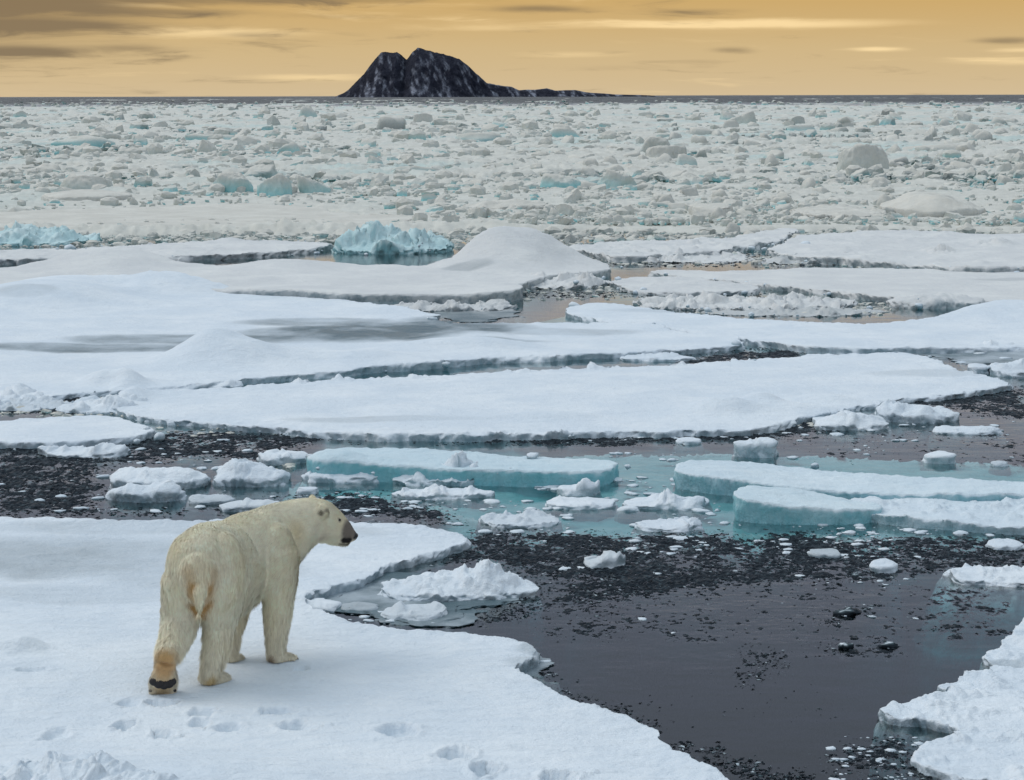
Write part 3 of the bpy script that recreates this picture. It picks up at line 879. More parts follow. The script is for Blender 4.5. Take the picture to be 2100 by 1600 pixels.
chunk('brash_heap', 'grey shaded lump between the mound floe and the pointed floe', 1130, 566, 1230, 1.6, .26, .10, .6, cat='brash heap', peaks=[(1160, 26, .2)])
chunk('brash_ridge', 'low line of slushy brash at the tip of the wide left floe', 800, 640, 1064, 1.6, .08, .14, .45, cat='brash ridge', peaks=[(838, 20, .16)], wet_all=.15, edge=.3)
chunk('brash_heap', 'glassy teal crag of heaped ice behind the thick back floe', 668, 522, 925, 3.2, .42, .40, .9, cat='brash heap', blue=.5, mat=CRAG, peaks=[(780, 90, .35), (860, 50, .30)], edge_lump=.12)
chunk('brash_heap', 'tumbled pale teal rubble at the left edge behind the left floes', -120, 506, 180, 4.0, .38, .35, .9, cat='brash heap', blue=.4, mat=CRAG, peaks=[(40, 50, .3)], edge_lump=.12)
chunk('brash_ridge', 'crumbling brash along the corner between the left floe and the long floe', 90, 850, 300, 1.4, .12, .14, .4, cat='brash ridge', peaks=[(210, 60, .10)])
chunk('brash_ridge', 'slushy brash ridge at the left edge under the wide left floe', -80, 846, 130, 1.2, .10, .12, .35, cat='brash ridge', wet_all=.2)
chunk('brash_heap', 'lumpy brash at the front left corner of the wide left floe', -60, 832, 90, 1.0, .16, .10, .4, cat='brash heap')
chunk('brash_ridge', 'little lumps lying in the crack in front of the wide left floe', 410, 800, 490, .6, .10, .08, .25, cat='brash ridge')
chunk('brash_ridge', 'row of white lumps in the crack behind the long floe, centre', 1270, 742, 1430, .7, .08, .07, .3, cat='brash ridge')
chunk('brash_ridge', 'row of small lumps along the teal rim of the right-hand floe', 1660, 722, 1820, .8, .08, .07, .3, cat='brash ridge')
chunk('brash_ridge', 'low brash lumps beside the right edge on the teal rim', 1950, 722, 2110, .8, .10, .08, .3, cat='brash ridge')
chunk('brash_ridge', 'band of pale brash between the lumpy floe and the snow-dusted floe', 1280, 540, 1560, 4.0, .14, .20, .7, cat='brash ridge', edge=.5)
chunk('brash_ridge', 'broken grey brash in the crack under the snow-dusted floe', 1560, 544, 1860, 2.6, .10, .16, .6, cat='brash ridge', edge=.5, wet_all=.25)
chunk('ice_slab', 'big flat-topped white slab near the right edge of the far rubble', 1845, 452, 2062, 7.0, .85, .10, 1.5, cat='ice slab', lip=.25, edge=.3, edge_sc=2, undul=.1)
chunk('brash_ridge', 'long grey-shaded floe edge with dark water in front, centre distance', 940, 436, 1150, 5.0, .45, .14, 1.5, cat='brash ridge', edge=.5, lip=.3)
chunk('ice_slab', 'rounded slab left of the big flat-topped one in the distance', 1640, 456, 1850, 6.0, .45, .12, 1.2, cat='ice slab', edge=.5, lip=.6)
chunk('ice_chunk', 'dark-faced boulder of ice before the distant slabs', 1420, 452, 1510, 3.0, .6, .15, 1.0, lip=.5)
chunk('ice_chunk', 'smooth long hummock at the left edge below the teal rubble', 60, 420, 250, 5, .55, .06, 1.5, lip=.8)

# ------------------------------------------------------------------ the far pack: a sheet of rubble with leads
def build_pack():
    Ys = [62.0]
    while Ys[-1] < 3400:
        Ys.append(Ys[-1] * (1.0062 if Ys[-1] < 900 else 1.012))
    Ys = np.array(Ys)
    nx = 660
    s_ = np.linspace(-1, 1, nx)
    YY, SS = np.meshgrid(Ys, s_, indexing='ij')
    XX = SS * (0.345 * YY + 4)
    x, y = XX.ravel(), YY.ravel()
    rub = sstep(n2(x, y, 26, 41, 3, asp=1.6), -0.35, 0.25)
    big = np.clip(n2(x, y, 3.4, 42, 3, 0.55, True), 0, 1) ** 1.6
    sml = np.clip(n2(x, y, 1.1, 43, 3, 0.6, True), 0, 1)
    far = sstep(y, 120, 500)
    lump = 0.24 * big + 0.24 * sml + 0.14 * np.clip(n2(x, y, 0.5, 143, 2, 0.6, True), 0, 1) + far * 0.6 * np.clip(n2(x, y, 9, 44, 3, 0.55, True), 0, 1) ** 2
    z = 0.02 + 0.12 * n2(x, y, 5, 45, 3) + lump * (0.30 + 0.70 * rub)
    lead = np.abs(n2(x, y, 34, 46, 4, 0.55, asp=0.7))
    z = z - 0.9 * sstep(lead, 0.055, 0.02) * sstep(n2(x, y, 60, 47, 2), -0.15, 0.1) * sstep(y, 92, 120)
    hole = n2(x, y, 11, 48, 3, 0.55, asp=1.3)
    z = z - 0.9 * sstep(hole, -0.17, -0.27) * sstep(y, 92, 125)
    z = z - 2.6 * sstep(y, 350, 2600) * sstep(n2(x, y, 60, 49, 4, asp=3.0), 0.55, -0.20)
    z = z - 0.75 * sstep(y + 4 * n2(x, y, 9, 50, 3), 69, 65)
    for P, hh in OUTL:
        if P[:, 1].max() > 58 and hh > 0.05:
            m_ = (y < P[:, 1].max() + 2) & (y > P[:, 1].min() - 2)
            if m_.any():
                z[m_] -= 1.6 * sstep(poly_sdf(x[m_], y[m_], P), 0.0, 0.6)
    blue = sstep(n2(x, y, 12, 51, 3, asp=2.0), 0.05, 0.4) * 0.75 * rub + 0.08
    for px_, py_, w_, dm_ in ((540, 378, 150, 9), (470, 350, 90, 8), (690, 352, 70, 8), (1170, 380, 120, 8), (1165, 282, 70, 25), (150, 295, 100, 25), (440, 286, 90, 25), (860, 350, 110, 9), (1640, 268, 70, 30), (1330, 300, 90, 15), (1560, 330, 60, 10), (1000, 284, 90, 20)):
        q_ = hump(px_, py_, w_, dm_, 1)
        blue = np.maximum(blue, 0.9 * np.exp(-((x - q_[0]) / q_[2]) ** 2 - ((y - q_[1]) / q_[3]) ** 2) * sstep(n2(x, y, 3, 52, 3), -.35, .25))
    i = np.arange(len(x)).reshape(len(Ys), nx)
    F = np.stack([i[:-1, :-1], i[:-1, 1:], i[1:, 1:], i[1:, :-1]], -1).reshape(-1, 4)
    F = F[(z[F] > -0.55).any(1)]
    use = np.unique(F)
    remap = np.full(len(x), -1); remap[use] = np.arange(len(use))
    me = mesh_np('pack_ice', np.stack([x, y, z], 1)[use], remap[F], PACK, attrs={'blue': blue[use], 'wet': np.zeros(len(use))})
    add('pack_ice', me, label='jumbled white pack ice covering the far sea to the horizon', kind='stuff')


build_pack()


# faceted, snow-softened lumps
def ico(sub):
    import bmesh
    bm = bmesh.new()
    bmesh.ops.create_icosphere(bm, subdivisions=sub, radius=1.0)
    V = np.array([v.co[:] for v in bm.verts]); F = np.array([[v.index for v in f.verts] for f in bm.faces])
    bm.free()
    return V, F


ICOS = {k: ico(k) for k in (1, 2, 3, 5)}


def lump_shape(seed, sub, cuts=11, rnd=0.10, flat=0.6, slab=False):
    """unit-sized block: a ball cut by random planes, edges softened, roughened"""
    V, F = ICOS[sub]
    r = np.random.default_rng(seed)
    N = r.normal(size=(max(cuts, 0), 3)); N /= np.linalg.norm(N, axis=1)[:, None]
    N = np.concatenate([N, [[0.12 * r.normal(), 0.12 * r.normal(), 1.0]]])
    if cuts < 1:
        N = N[:1] * np.array([[1, 1, .6]])
    c = r.uniform(0.42, 0.95, len(N)); c[-1] = r.uniform(0.3, 0.9)
    if slab and seed % 5 < 2:                          # slabs: two parallel broad faces, tipped
        t_ = np.array([r.normal(0, .35), r.normal(0, .35), 1.0]); t_ /= np.linalg.norm(t_)
        N = np.concatenate([N, [t_, -t_]]); c = np.concatenate([c, [.30, .30]])
    dn = V @ N.T
    q = np.where(dn > 0.05, c / np.maximum(dn, 0.05), 9.0)
    q = np.concatenate([q, np.full((len(V), 1), 1.0)], 1)
    k = 26.0
    rad = -np.log(np.exp(-k * np.minimum(q, 3)).sum(1)) / k
    rad = rad * (1 + rnd * fbm(V * 2.3 + seed * 3.1, 4, 0.6) + 0.5 * rnd * fbm(V * 6 + seed, 3, 0.6, True))
    P = V * rad[:, None]
    P[:, 2] *= flat / 0.6
    return P, F


def rubble():
    flat_px = [((-100, 408, 880, 460)), ((1830, 396, 2080, 456)), ((930, 405, 1160, 440))]
    items = []
    r = np.random.default_rng(21)
    n_try = 25000
    pys = 208 + (r.random(n_try) ** 0.8) * 300
    farf = [(P, P[:, 1].min() - .3, P[:, 1].max() + .3, P[:, 0].min() - .3, P[:, 0].max() + .3) for P, hh in OUTL if hh > 0.05 and P[:, 1].max() > 45]
    pxs = r.uniform(-420, 2520, n_try)
    gs = np.array([ground(a, b) for a, b in zip(pxs, pys)])
    bad = np.zeros(n_try, bool)
    for P, a, b, c_, d_ in farf:
        m_ = np.where((gs[:, 1] > a) & (gs[:, 1] < b) & (gs[:, 0] > c_) & (gs[:, 0] < d_))[0]
        if len(m_):
            bad[m_] |= poly_sdf(gs[m_, 0], gs[m_, 1], P) > -.1
    for px, py, g_, skip in zip(pxs, pys, gs, bad):
        if skip:
            continue
        if any(a < px < c and b < py < d for a, b, c, d in flat_px) and r.random() < 0.8:
            continue
        s_ = 8.0 * (1 + r.pareto(1.9))
        s_ = min(s_, 46)
        k = FPX / g_[1]
        w = min(s_ / k, 3.4)
        hr = r.uniform(0.32, 0.70)
        if w * k < 4.0:
            continue
        items.append((w * k, g_[0], g_[1], w, hr, r.uniform(0, 6.28)))
    near_items = []
    for (xa, ya, xb, yb, cnt, s0, s1) in ((180, 460, 720, 488, 520, 5, 22), (900, 440, 1260, 490, 300, 6, 26), (1160, 500, 1660, 546, 420, 6, 26), (1430, 616, 1830, 646, 420, 6, 24),
                                         (1020, 578, 1260, 616, 180, 6, 26), (0, 800, 300, 856, 220, 8, 34), (1390, 846, 1740, 878, 200, 8, 40), (-20, 500, 240, 520, 120, 6, 22), (1560, 540, 1880, 556, 100, 5, 20),
                                         (560, 930, 660, 965, 30, 8, 34), (1640, 708, 1830, 724, 50, 6, 24), (380, 786, 1250, 806, 80, 6, 20), (1230, 650, 1500, 690, 50, 6, 20), (300, 858, 1300, 896, 160, 5, 26)):
        for _ in range(cnt):
            px, py = r.uniform(xa, xb), r.uniform(ya, yb)
            g_ = ground(px, py); k = FPX / g_[1]
            near_items.append((min(20.0, s0 + (s1 - s0) * r.random() ** 3), g_[0], g_[1], (s0 + (s1 - s0) * r.random() ** 3) / k, r.uniform(0.22, 0.5), r.uniform(0, 6.28)))
    items.sort(reverse=True)
    # the largest: single blocks sharing a few shapes
    lib = []
    for j in range(14):
        P, F = lump_shape(100 + j, 3, slab=True)
        b = 0.62 if j >= 10 else 0.10
        bl = np.clip(b * sstep(P[:, 2], 0.5, -0.2) * (1.3 if j >= 10 else 1), 0, 1)
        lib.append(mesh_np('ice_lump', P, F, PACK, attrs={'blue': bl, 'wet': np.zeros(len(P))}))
    for n, (spx, x, y, w, ar, rot) in enumerate(items[:300]):
        o = add('ice_lump', lib[int(r.integers(14))], label='one of the many snowy ice lumps jumbled across the far pack', cat='ice lump', group='ice lumps jumbled across the far pack')
        o.location = (x, y, 0.10 if y > 70 else -0.12 * w * ar)
        o.scale = (w * .5, w * .5 * r.uniform(0.7, 1.3), w * ar)
        o.rotation_euler = (r.uniform(-.2, .2), r.uniform(-.2, .2), rot)
    # the rest: one mass of rubble
    VV, FF, BB = [], [], []
    off = 0
    lows = [lump_shape(300 + j, 1, 7, 0.16, slab=True) for j in range(20)]
    mids = [lump_shape(340 + j, 2, 9, 0.12, slab=True) for j in range(12)]
    for n, (spx, x, y, w, ar, rot) in enumerate(items[300:] + near_items):
        P, F = mids[n % 12] if spx > 13 else lows[n % 20]
        cr, sr = math.cos(rot), math.sin(rot)
        Q = np.empty_like(P)
        Q[:, 0] = (P[:, 0] * cr - P[:, 1] * sr) * w * .5 + x
        Q[:, 1] = (P[:, 0] * sr + P[:, 1] * cr) * w * .5 + y
        Q[:, 2] = P[:, 2] * w * ar + (0.14 if y > 70 else -0.16 * w * ar)
        VV.append(Q); FF.append(F + off); off += len(P)
        b = 0.85 if r.random() < 0.20 else 0.12
        BB.append(np.clip(b * sstep(P[:, 2], 0.6, -0.1), 0, 1))
    VV = np.concatenate(VV); FF = np.concatenate(FF); BB = np.concatenate(BB)
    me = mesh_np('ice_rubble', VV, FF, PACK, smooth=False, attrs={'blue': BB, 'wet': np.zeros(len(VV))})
    add('ice_rubble', me, label='fine white ice rubble strewn over the far pack', kind='stuff')


rubble()


def edge_crumbs():
    """crumbled ice lying along the broken edges of the floes"""
    r = np.random.default_rng(91)
    lows = [lump_shape(500 + j, 1, 8, 0.2) for j in range(16)]
    mids = [lump_shape(540 + j, 2, 10, 0.16) for j in range(12)]
    VV, FF, off = [], [], 0
    for P, hh in OUTL:
        if hh < 0.05 or P[:, 1].min() > 62 or (P.max(0) - P.min(0)).max() < 2.0:
            continue
        Q = np.roll(P, -1, 0)
        ln = np.linalg.norm(Q - P, axis=1)
        for a, b, l_ in zip(P, Q, ln):
            yy = (a[1] + b[1]) / 2
            if abs((a[0] + b[0]) / 2) > .27 * yy + 2 or yy < 22:
                continue
            for _ in range(int(r.poisson(min(l_, 30) * 2.6 * 22 / max(yy, 18)))):
                t = r.random()
                c = a + (b - a) * t
                if perlin(np.array([[c[0] / 2.2, c[1] / 2.2, 5.5]]))[0] < -0.05:
                    continue
                w = (0.03 + 0.13 * r.random() ** 4) * max(1, yy / 28)
                c = c + r.normal(0, .10 * max(1, yy / 30), 2)
                p_, f_ = mids[int(r.integers(12))] if w * 2050 / yy > 9 else lows[int(r.integers(16))]
                rot = r.uniform(0, 6.28); cr, sr = math.cos(rot), math.sin(rot)
                q = np.empty_like(p_)
                q[:, 0] = (p_[:, 0] * cr - p_[:, 1] * sr) * w * .6 + c[0]
                q[:, 1] = (p_[:, 0] * sr + p_[:, 1] * cr) * w * .6 + c[1]
                q[:, 2] = p_[:, 2] * w * .55 + r.uniform(0, hh * .8)
                VV.append(q); FF.append(f_ + off); off += len(q)
    # loose white bits afloat in the leads and over the teal shelf
    for (xa, ya, xb, yb, cnt, s1) in ((990, 955, 1490, 1095, 420, .11), (1250, 925, 1400, 960, 60, .08), (1300, 1070, 2080, 1120, 240, .09), (0, 900, 620, 1050, 260, .09), (560, 880, 1560, 905, 200, .09),
                                     (1000, 1090, 1900, 1200, 330, .08), (600, 1010, 960, 1080, 200, .08), (640, 1195, 930, 1280, 160, .07), (1600, 850, 2090, 940, 140, .09), (1700, 1510, 1900, 1600, 70, .045),
                                     (1060, 1345, 1130, 1400, 40, .05), (1660, 705, 2100, 750, 160, .16), (1120, 1200, 1900, 1300, 25, .05)):
        for _ in range(cnt):
            c = ground(r.uniform(xa, xb), r.uniform(ya, yb))
            if perlin(np.array([[c[0] / .9, c[1] / .9, 9.5]]))[0] < -0.12:
                continue
            w = .012 + s1 * r.random() ** 3.5
            p_, f_ = lows[int(r.integers(16))] if w < .05 else mids[int(r.integers(12))]
            rot = r.uniform(0, 6.28); cr, sr = math.cos(rot), math.sin(rot)
            q = np.empty_like(p_)
            q[:, 0] = (p_[:, 0] * cr - p_[:, 1] * sr) * w + c[0]
            q[:, 1] = (p_[:, 0] * sr + p_[:, 1] * cr) * w * .8 + c[1]
            q[:, 2] = p_[:, 2] * w * .38
            VV.append(q); FF.append(f_ + off); off += len(q)
    VV = np.concatenate(VV); FF = np.concatenate(FF)
    add('ice_crumbs', mesh_np('ice_crumbs', VV, FF, ICE, attrs={'blue': np.full(len(VV), .1), 'wet': np.zeros(len(VV))}), label='white ice crumbs lying along the broken floe edges', kind='stuff')


edge_crumbs()


def block(label, x0, pyb, x1, hpx, seed, blue=0.1, depth=0.8, cuts=11, yaw=0.0, name='ice_hummock', cat='ice hummock', rnd=0.10, tiltx=0.0, mat=None):
    """a single hummock of the far pack; x0..x1 and height in pixels of the photograph, foot at pyb"""
    c = ground((x0 + x1) / 2, pyb)
    k = FPX / c[1]
    w, hh = (x1 - x0) / k, hpx / k
    P, F = lump_shape(seed, 5 if hpx > 30 else 3, cuts + 4, rnd * 1.6)
    P = P / np.abs(P[:, :2]).max()
    P[:, 2] /= max(P[:, 2].max(), 0.2)
    bl = np.clip(blue * sstep(P[:, 2], 0.95, 0.0), 0, 1)
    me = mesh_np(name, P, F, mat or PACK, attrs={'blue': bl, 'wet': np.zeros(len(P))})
    o = add(name, me, label=label, cat=cat)
    o.location = (c[0], c[1] + w * .5 * depth, 0)
    o.scale = (w * .5, w * .5 * depth, hh)
    o.rotation_euler = (0, tiltx, yaw)
    return o


block('large smooth grey-white dome of ice in the far pack at right', 1722, 358, 1832, 62, 11, .10, .8, -4, rnd=.08)
block('snowy boulder pair, the taller rear lump, right of centre in the far pack', 1312, 322, 1392, 42, 12, .12, .8, 1)
block('rounded boulder in front of the taller lump, with a dark shaded left face', 1322, 332, 1420, 34, 13, .05, .8, 0)
block('small pointed bluish wedge in front of the boulder pair', 1374, 346, 1432, 30, 14, .45, .7, 9)
block('tilted flat-topped slab with a teal base, centre right of the pack', 1212, 394, 1322, 44, 15, .55, .8, 8, tiltx=.12)
block('teal hummock left of the tilted slab', 1105, 392, 1215, 36, 16, .85, .8, 12)
block('teal lump with a snowy crown, left of centre, nearest of the teal cluster', 424, 402, 522, 48, 17, .8, .8, 12)
block('tall teal lump with round top in the middle of the teal cluster', 524, 408, 604, 50, 18, .75, .8, 11)
block('white-topped teal lump at the right end of the teal cluster', 596, 404, 676, 44, 19, .6, .8, 11)
block('pale hummock behind the teal cluster', 470, 372, 590, 34, 20, .4, .8, 10)
block('smooth white whaleback hummock at left in the pack', 112, 396, 226, 36, 21, .15, .8, -4, rnd=.08)
block('dark jagged shaded lump at the left of the pack', 36, 360, 150, 26, 22, .05, .4, 16, rnd=.3)
block('small teal-footed block behind the teal cluster', 560, 320, 616, 28, 23, .9, .8, 9)
block('distant pale spire standing up near the horizon left of the island', 606, 246, 652, 28, 24, .5, .6, 12)
block('distant whale-shaped white block under the island', 762, 266, 834, 30, 25, .1, .8, 0)
block('distant pyramid of white ice right of the island', 1488, 260, 1556, 32, 26, .15, .8, 2)
block('low arched block with a dark hollow face, far right of centre', 1404, 284, 1494, 24, 27, .1, .5, 8)
block('turquoise block in the far right of the pack', 1600, 274, 1680, 18, 28, .95, .6, 10)
block('long low teal bank at the left of the far pack', 70, 304, 240, 26, 29, .85, .4, 14, rnd=.2)
block('long dark-edged teal bank left of centre in the far pack', 365, 292, 510, 18, 30, .9, .3, 14, rnd=.2)
block('long teal wall at centre right of the far pack', 1115, 288, 1205, 26, 31, .9, .4, 12, rnd=.15)
block('ragged pale bank behind the tilted slab', 900, 292, 1060, 20, 32, .6, .35, 14, rnd=.2)
block('teal ledge at centre of the pack, right of the teal cluster', 800, 362, 900, 22, 33, .85, .4, 12)
block('long grey-fronted slab in the right of the far pack', 1800, 316, 2040, 20, 34, .1, .3, 9)
block('bright white wedge near the right edge of the pack', 2070, 372, 2150, 40, 35, .1, .8, 3)


# ------------------------------------------------------------------ slush films and dark brash
def slush(label, pts, wetv=0.8, h=0.012):
    floe('slush_sheet', label, 'slush', G(pts), h / 0.72, undul=0.004, undul_sc=.6, rough=0.006, rough_sc=.2, lip=.25, edge=.50, edge_sc=.55, edge_lump=.006, foot=.1, foot_z=-.5, wet_all=wetv, steep=1.5)


slush('grey-teal slush filling the inlet between the bear floe and its chunk', [(640, 1230), (700, 1195), (790, 1165), (850, 1160), (900, 1200), (1000, 1215), (1080, 1222), (960, 1262), (930, 1282), (800, 1276), (700, 1258)], 1.0)
slush('grey slush at the tip of the wide left floe beside the brash line', [(880, 652), (930, 632), (1040, 628), (1070, 640), (1050, 655), (950, 662)], .9)
slush('grey slush round the corner of the bear floe at the open water', [(1060, 1352), (1090, 1345), (1110, 1365), (1140, 1400), (1110, 1402), (1070, 1378)], .9)
slush('grey slush behind the right end of the long floe', [(1780, 716), (1900, 712), (2120, 712), (2140, 745), (2000, 750), (1930, 735)], .9)


def brash():
    r = np.random.default_rng(55)
    # regions: polygon in photograph pixels, count, size range
    regs = [([(0, 905), (120, 915), (320, 885), (560, 885), (660, 895), (600, 940), (560, 950), (430, 935), (210, 960), (200, 1040), (380, 1050), (300, 1062), (0, 1056), (-60, 1000)], 5200, (.02, .085)),
            ([(560, 880), (860, 895), (1250, 890), (1540, 885), (1720, 880), (1560, 905), (1400, 905), (1270, 915), (1000, 908), (700, 896)], 2600, (.02, .08)),
            ([(960, 1085), (1300, 1092), (1700, 1098), (2130, 1105), (2130, 1160), (1940, 1180), (1800, 1190), (1600, 1200), (1400, 1215), (1250, 1235), (1150, 1240), (1110, 1215), (1090, 1180), (1000, 1160), (880, 1150), (960, 1115)], 7600, (.018, .075)),
            ([(1120, 1215), (1330, 1215), (1250, 1255), (1180, 1245), (950, 1290), (940, 1275), (1060, 1235)], 900, (.018, .06)),
            ([(1500, 1362), (1560, 1322), (1650, 1318), (1680, 1340), (1600, 1370), (1540, 1415), (1520, 1400)], 330, (.015, .055)),
            ([(1650, 1255), (1790, 1240), (1860, 1270), (1960, 1285), (1900, 1295), (1800, 1290), (1790, 1270), (1660, 1268)], 260, (.015, .06)),
            ([(1660, 1330), (1890, 1305), (1880, 1330), (1800, 1345), (1660, 1348)], 90, (.015, .05)),
            ([(1110, 1290), (1290, 1285), (1280, 1300), (1200, 1320), (1120, 1300)], 90, (.012, .05)),
            ([(1080, 1365), (1110, 1360), (1150, 1395), (1230, 1440), (1330, 1485), (1360, 1510), (1340, 1512), (1260, 1462), (1130, 1410)], 500, (.015, .055)),
            ([(1365, 1522), (1480, 1540), (1560, 1570), (1680, 1600), (1600, 1640), (1500, 1590), (1430, 1552)], 700, (.02, .07)),
            ([(1290, 1430), (1500, 1420), (1720, 1400), (1740, 1470), (1500, 1500), (1320, 1470)], 60, (.012, .04)),
            ([(1130, 1230), (2050, 1190), (2060, 1300), (1500, 1320), (1120, 1280)], 160, (.01, .04)),
            ([(1500, 905), (1900, 880), (2130, 880), (2130, 960), (1900, 940), (1700, 935)], 260, (.015, .05)),
            ([(1560, 720), (1680, 712), (1640, 735), (1480, 745), (1380, 745), (1500, 718)], 900, (.025, .09)),
            ([(1900, 800), (2060, 796), (2120, 790), (2120, 860), (1980, 850), (1850, 818)], 1500, (.025, .09)),
            ([(1580, 880), (1660, 855), (1720, 845), (1660, 885), (1600, 895)], 600, (.02, .08)),
            ([(1580, 582), (1700, 592), (1830, 604), (1700, 602), (1560, 596)], 420, (.04, .14)),
            ([(1060, 600), (1350, 598), (1560, 598), (1300, 612), (1140, 612), (1000, 604)], 900, (.04, .14)),
            ([(1240, 535), (1420, 528), (1600, 520), (1850, 530), (1500, 540), (1300, 550)], 900, (.05, .18)),
            ([(1690, 1540), (1830, 1505), (1880, 1520), (1890, 1565), (1960, 1600), (1720, 1640)], 500, (.015, .06)),
            ([(560, 1030), (640, 1010), (760, 1005), (900, 1045), (960, 1080), (880, 1075), (760, 1062), (600, 1058), (440, 1056), (400, 1040)], 1500, (.02, .07)),
            ([(0, 822), (120, 815), (300, 800), (360, 800), (230, 815), (180, 850), (0, 850)], 700, (.03, .10))]
    temps = []
    for j in range(8):
        m = 5
        a = np.sort(r.uniform(0, 2 * np.pi, m))
        rad = r.uniform(.55, 1.0, m)
        low = np.stack([np.cos(a) * rad, np.sin(a) * rad * r.uniform(.5, .9), np.full(m, -.25)], 1)
        hi = low * r.uniform(.55, .95, (m, 1)); hi[:, 2] = r.uniform(.08, .42, m)
        V = np.concatenate([low, hi, [[r.uniform(-.3, .3), r.uniform(-.3, .3), r.uniform(.15, .55)]]])
        F = []
        for k in range(m):
            k2 = (k + 1) % m
            F += [(k, k2, m + k2), (k, m + k2, m + k), (m + k, m + k2, 2 * m)]
        temps.append((V, np.array(F)))
    VV, FF, TT = [], [], []
    off = 0
    region_polys = []
    for poly, cnt, (s0, s1) in regs:
        region_polys.append((np.array([ground(a, b)[:2] for a, b in poly]), cnt))
        cnt = int(cnt * 0.75)
        P = np.array(poly, float)
        lo, hi = P.min(0), P.max(0)
        got = 0
        for _ in range(60):
            q = r.uniform(lo, hi, (cnt * 2, 2))
            dd = poly_sdf(q[:, 0], q[:, 1], P)
            w = np.array([ground(a, b)[:2] for a, b in q])
            nz = n2(w[:, 0], w[:, 1], 0.55, 77, 5, 0.65, asp=1.6)
            ok = (dd + 30 * n2(q[:, 0], q[:, 1] * 3, 60, 78, 3) + r.normal(0, 9, len(dd)) > 0) & (nz > (r.normal(-0.12, .14, len(nz)) if cnt > 400 else -0.05))
            for (wx, wy), t_ in zip(w[ok], nz[ok]):
                V, F = temps[int(r.integers(8))]
                s_ = (s0 + (s1 - s0) * r.random() ** 2.6) * 0.52
                rot = r.uniform(0, 6.28); cr, sr = math.cos(rot), math.sin(rot)
                tx, ty = r.normal(0, .09, 2)
                Q = np.empty_like(V)
                Q[:, 0] = (V[:, 0] * cr - V[:, 1] * sr) * s_ + wx
                Q[:, 1] = (V[:, 0] * sr + V[:, 1] * cr) * s_ + wy
                Q[:, 2] = (V[:, 2] * .30 + tx * V[:, 0] + ty * V[:, 1]) * s_ + .003
                VV.append(Q); FF.append(F + off); off += len(V)
                tone = r.uniform(0, .62) if r.random() < .80 else r.uniform(.6, .96)
                TT.append(np.full(len(V), tone))
                got += 1
                if got >= cnt:
                    break
            if got >= cnt:
                break
    for P, cnt in region_polys:
        lo, hi = P.min(0) - .4, P.max(0) + .4
        D = lo[1] + .4
        if cnt < 80 or D > 45:
            continue
        lo[0] = max(lo[0], -.27 * hi[1] - 1); hi[0] = min(hi[0], .27 * hi[1] + 1)
        dx = D / 2050 * 1.25; dy = dx * 1.9
        gx = np.arange(lo[0], hi[0], dx); gy = np.arange(lo[1], hi[1], dy)
        X, Y = np.meshgrid(gx, gy, indexing='ij')
        x, y = X.ravel(), Y.ravel()
        dd = poly_sdf(x, y, P)
        f = D / 20.0
        cov = n2(x, y, .9, 77, 4, .6, asp=1.5)                      # where the slush gathers
        fine = n2(x, y, .075 * f, 79, 4, .62, asp=1.25)             # single bits
        mid = n2(x, y, .26 * f, 80, 3, .6, asp=1.3)
        edge_ = np.clip((dd + .35 * n2(x, y, .8, 81, 4, .6)) / .45, -1.2, .55) if cnt > 400 else np.clip((dd + .25 * n2(x, y, .5, 81, 4, .6)) / .5, -1.2, .12)
        lev = fine + .55 * mid + .5 * cov + edge_ - .42
        z = np.clip(lev, -.4, .55) * .030 * f ** .5 + .004 * fine
        tone = np.clip(.38 + .75 * n2(x, y, .06 * f, 82, 3, .6) + .5 * sstep(n2(x, y, .5, 83, 4, .65), .18, .5) * sstep(lev, .15, .5), 0, .93)
        i = np.arange(len(x)).reshape(X.shape)
        Fq = np.stack([i[:-1, :-1], i[1:, :-1], i[1:, 1:], i[:-1, 1:]], -1).reshape(-1, 4)
        Fq = Fq[(z[Fq] > -.001).any(1)]
        if not len(Fq):
            continue
        use = np.unique(Fq); rm = np.full(len(x), -1); rm[use] = np.arange(len(use))
        Fq = rm[Fq]
        VV.append(np.stack([x, y, z], 1)[use]); TT.append(tone[use])
        FF.append(np.concatenate([Fq[:, [0, 1, 2]], Fq[:, [0, 2, 3]]]) + off); off += len(use)
    VV = np.concatenate(VV); FF = np.concatenate(FF); TT = np.concatenate(TT)
    me = mesh_np('brash_ice', VV, FF, BRASH, smooth=False, attrs={'tone': TT})
    add('brash_ice', me, label='dark wet brash ice bits drifting in the leads', kind='stuff')


brash()
for lab, a0, yb, a1, hp, sd_ in (('dark clear ice crumb with a white cap in the open water, largest and rearmost', 1706, 1264, 1786, 13, 61),
                                ('dark clear ice crumb in the open water, leftmost of the front pair', 1718, 1332, 1756, 11, 62),
                                ('dark clear ice crumb in the open water, right of the front pair', 1796, 1332, 1860, 11, 63)):
    o = block(lab, a0, yb, a1, hp, sd_, 0.1, 0.7, 14, name='ice_crumb', cat='ice crumb', rnd=0.45)
    me = o.data
    me.materials.clear(); me.materials.append(BRASH)
    co_ = np.empty(len(me.vertices) * 3, np.float32); me.vertices.foreach_get('co', co_); co_ = co_.reshape(-1, 3)
    at_ = me.attributes.new('tone', 'FLOAT', 'POINT')
    at_.data.foreach_set('value', np.clip(0.5 + 0.5 * sstep(co_[:, 2] + 0.5 * n2(co_[:, 0], co_[:, 1], .5, sd_, 3) - .3 * co_[:, 0], .55, .95), 0, 1).astype(np.float32))

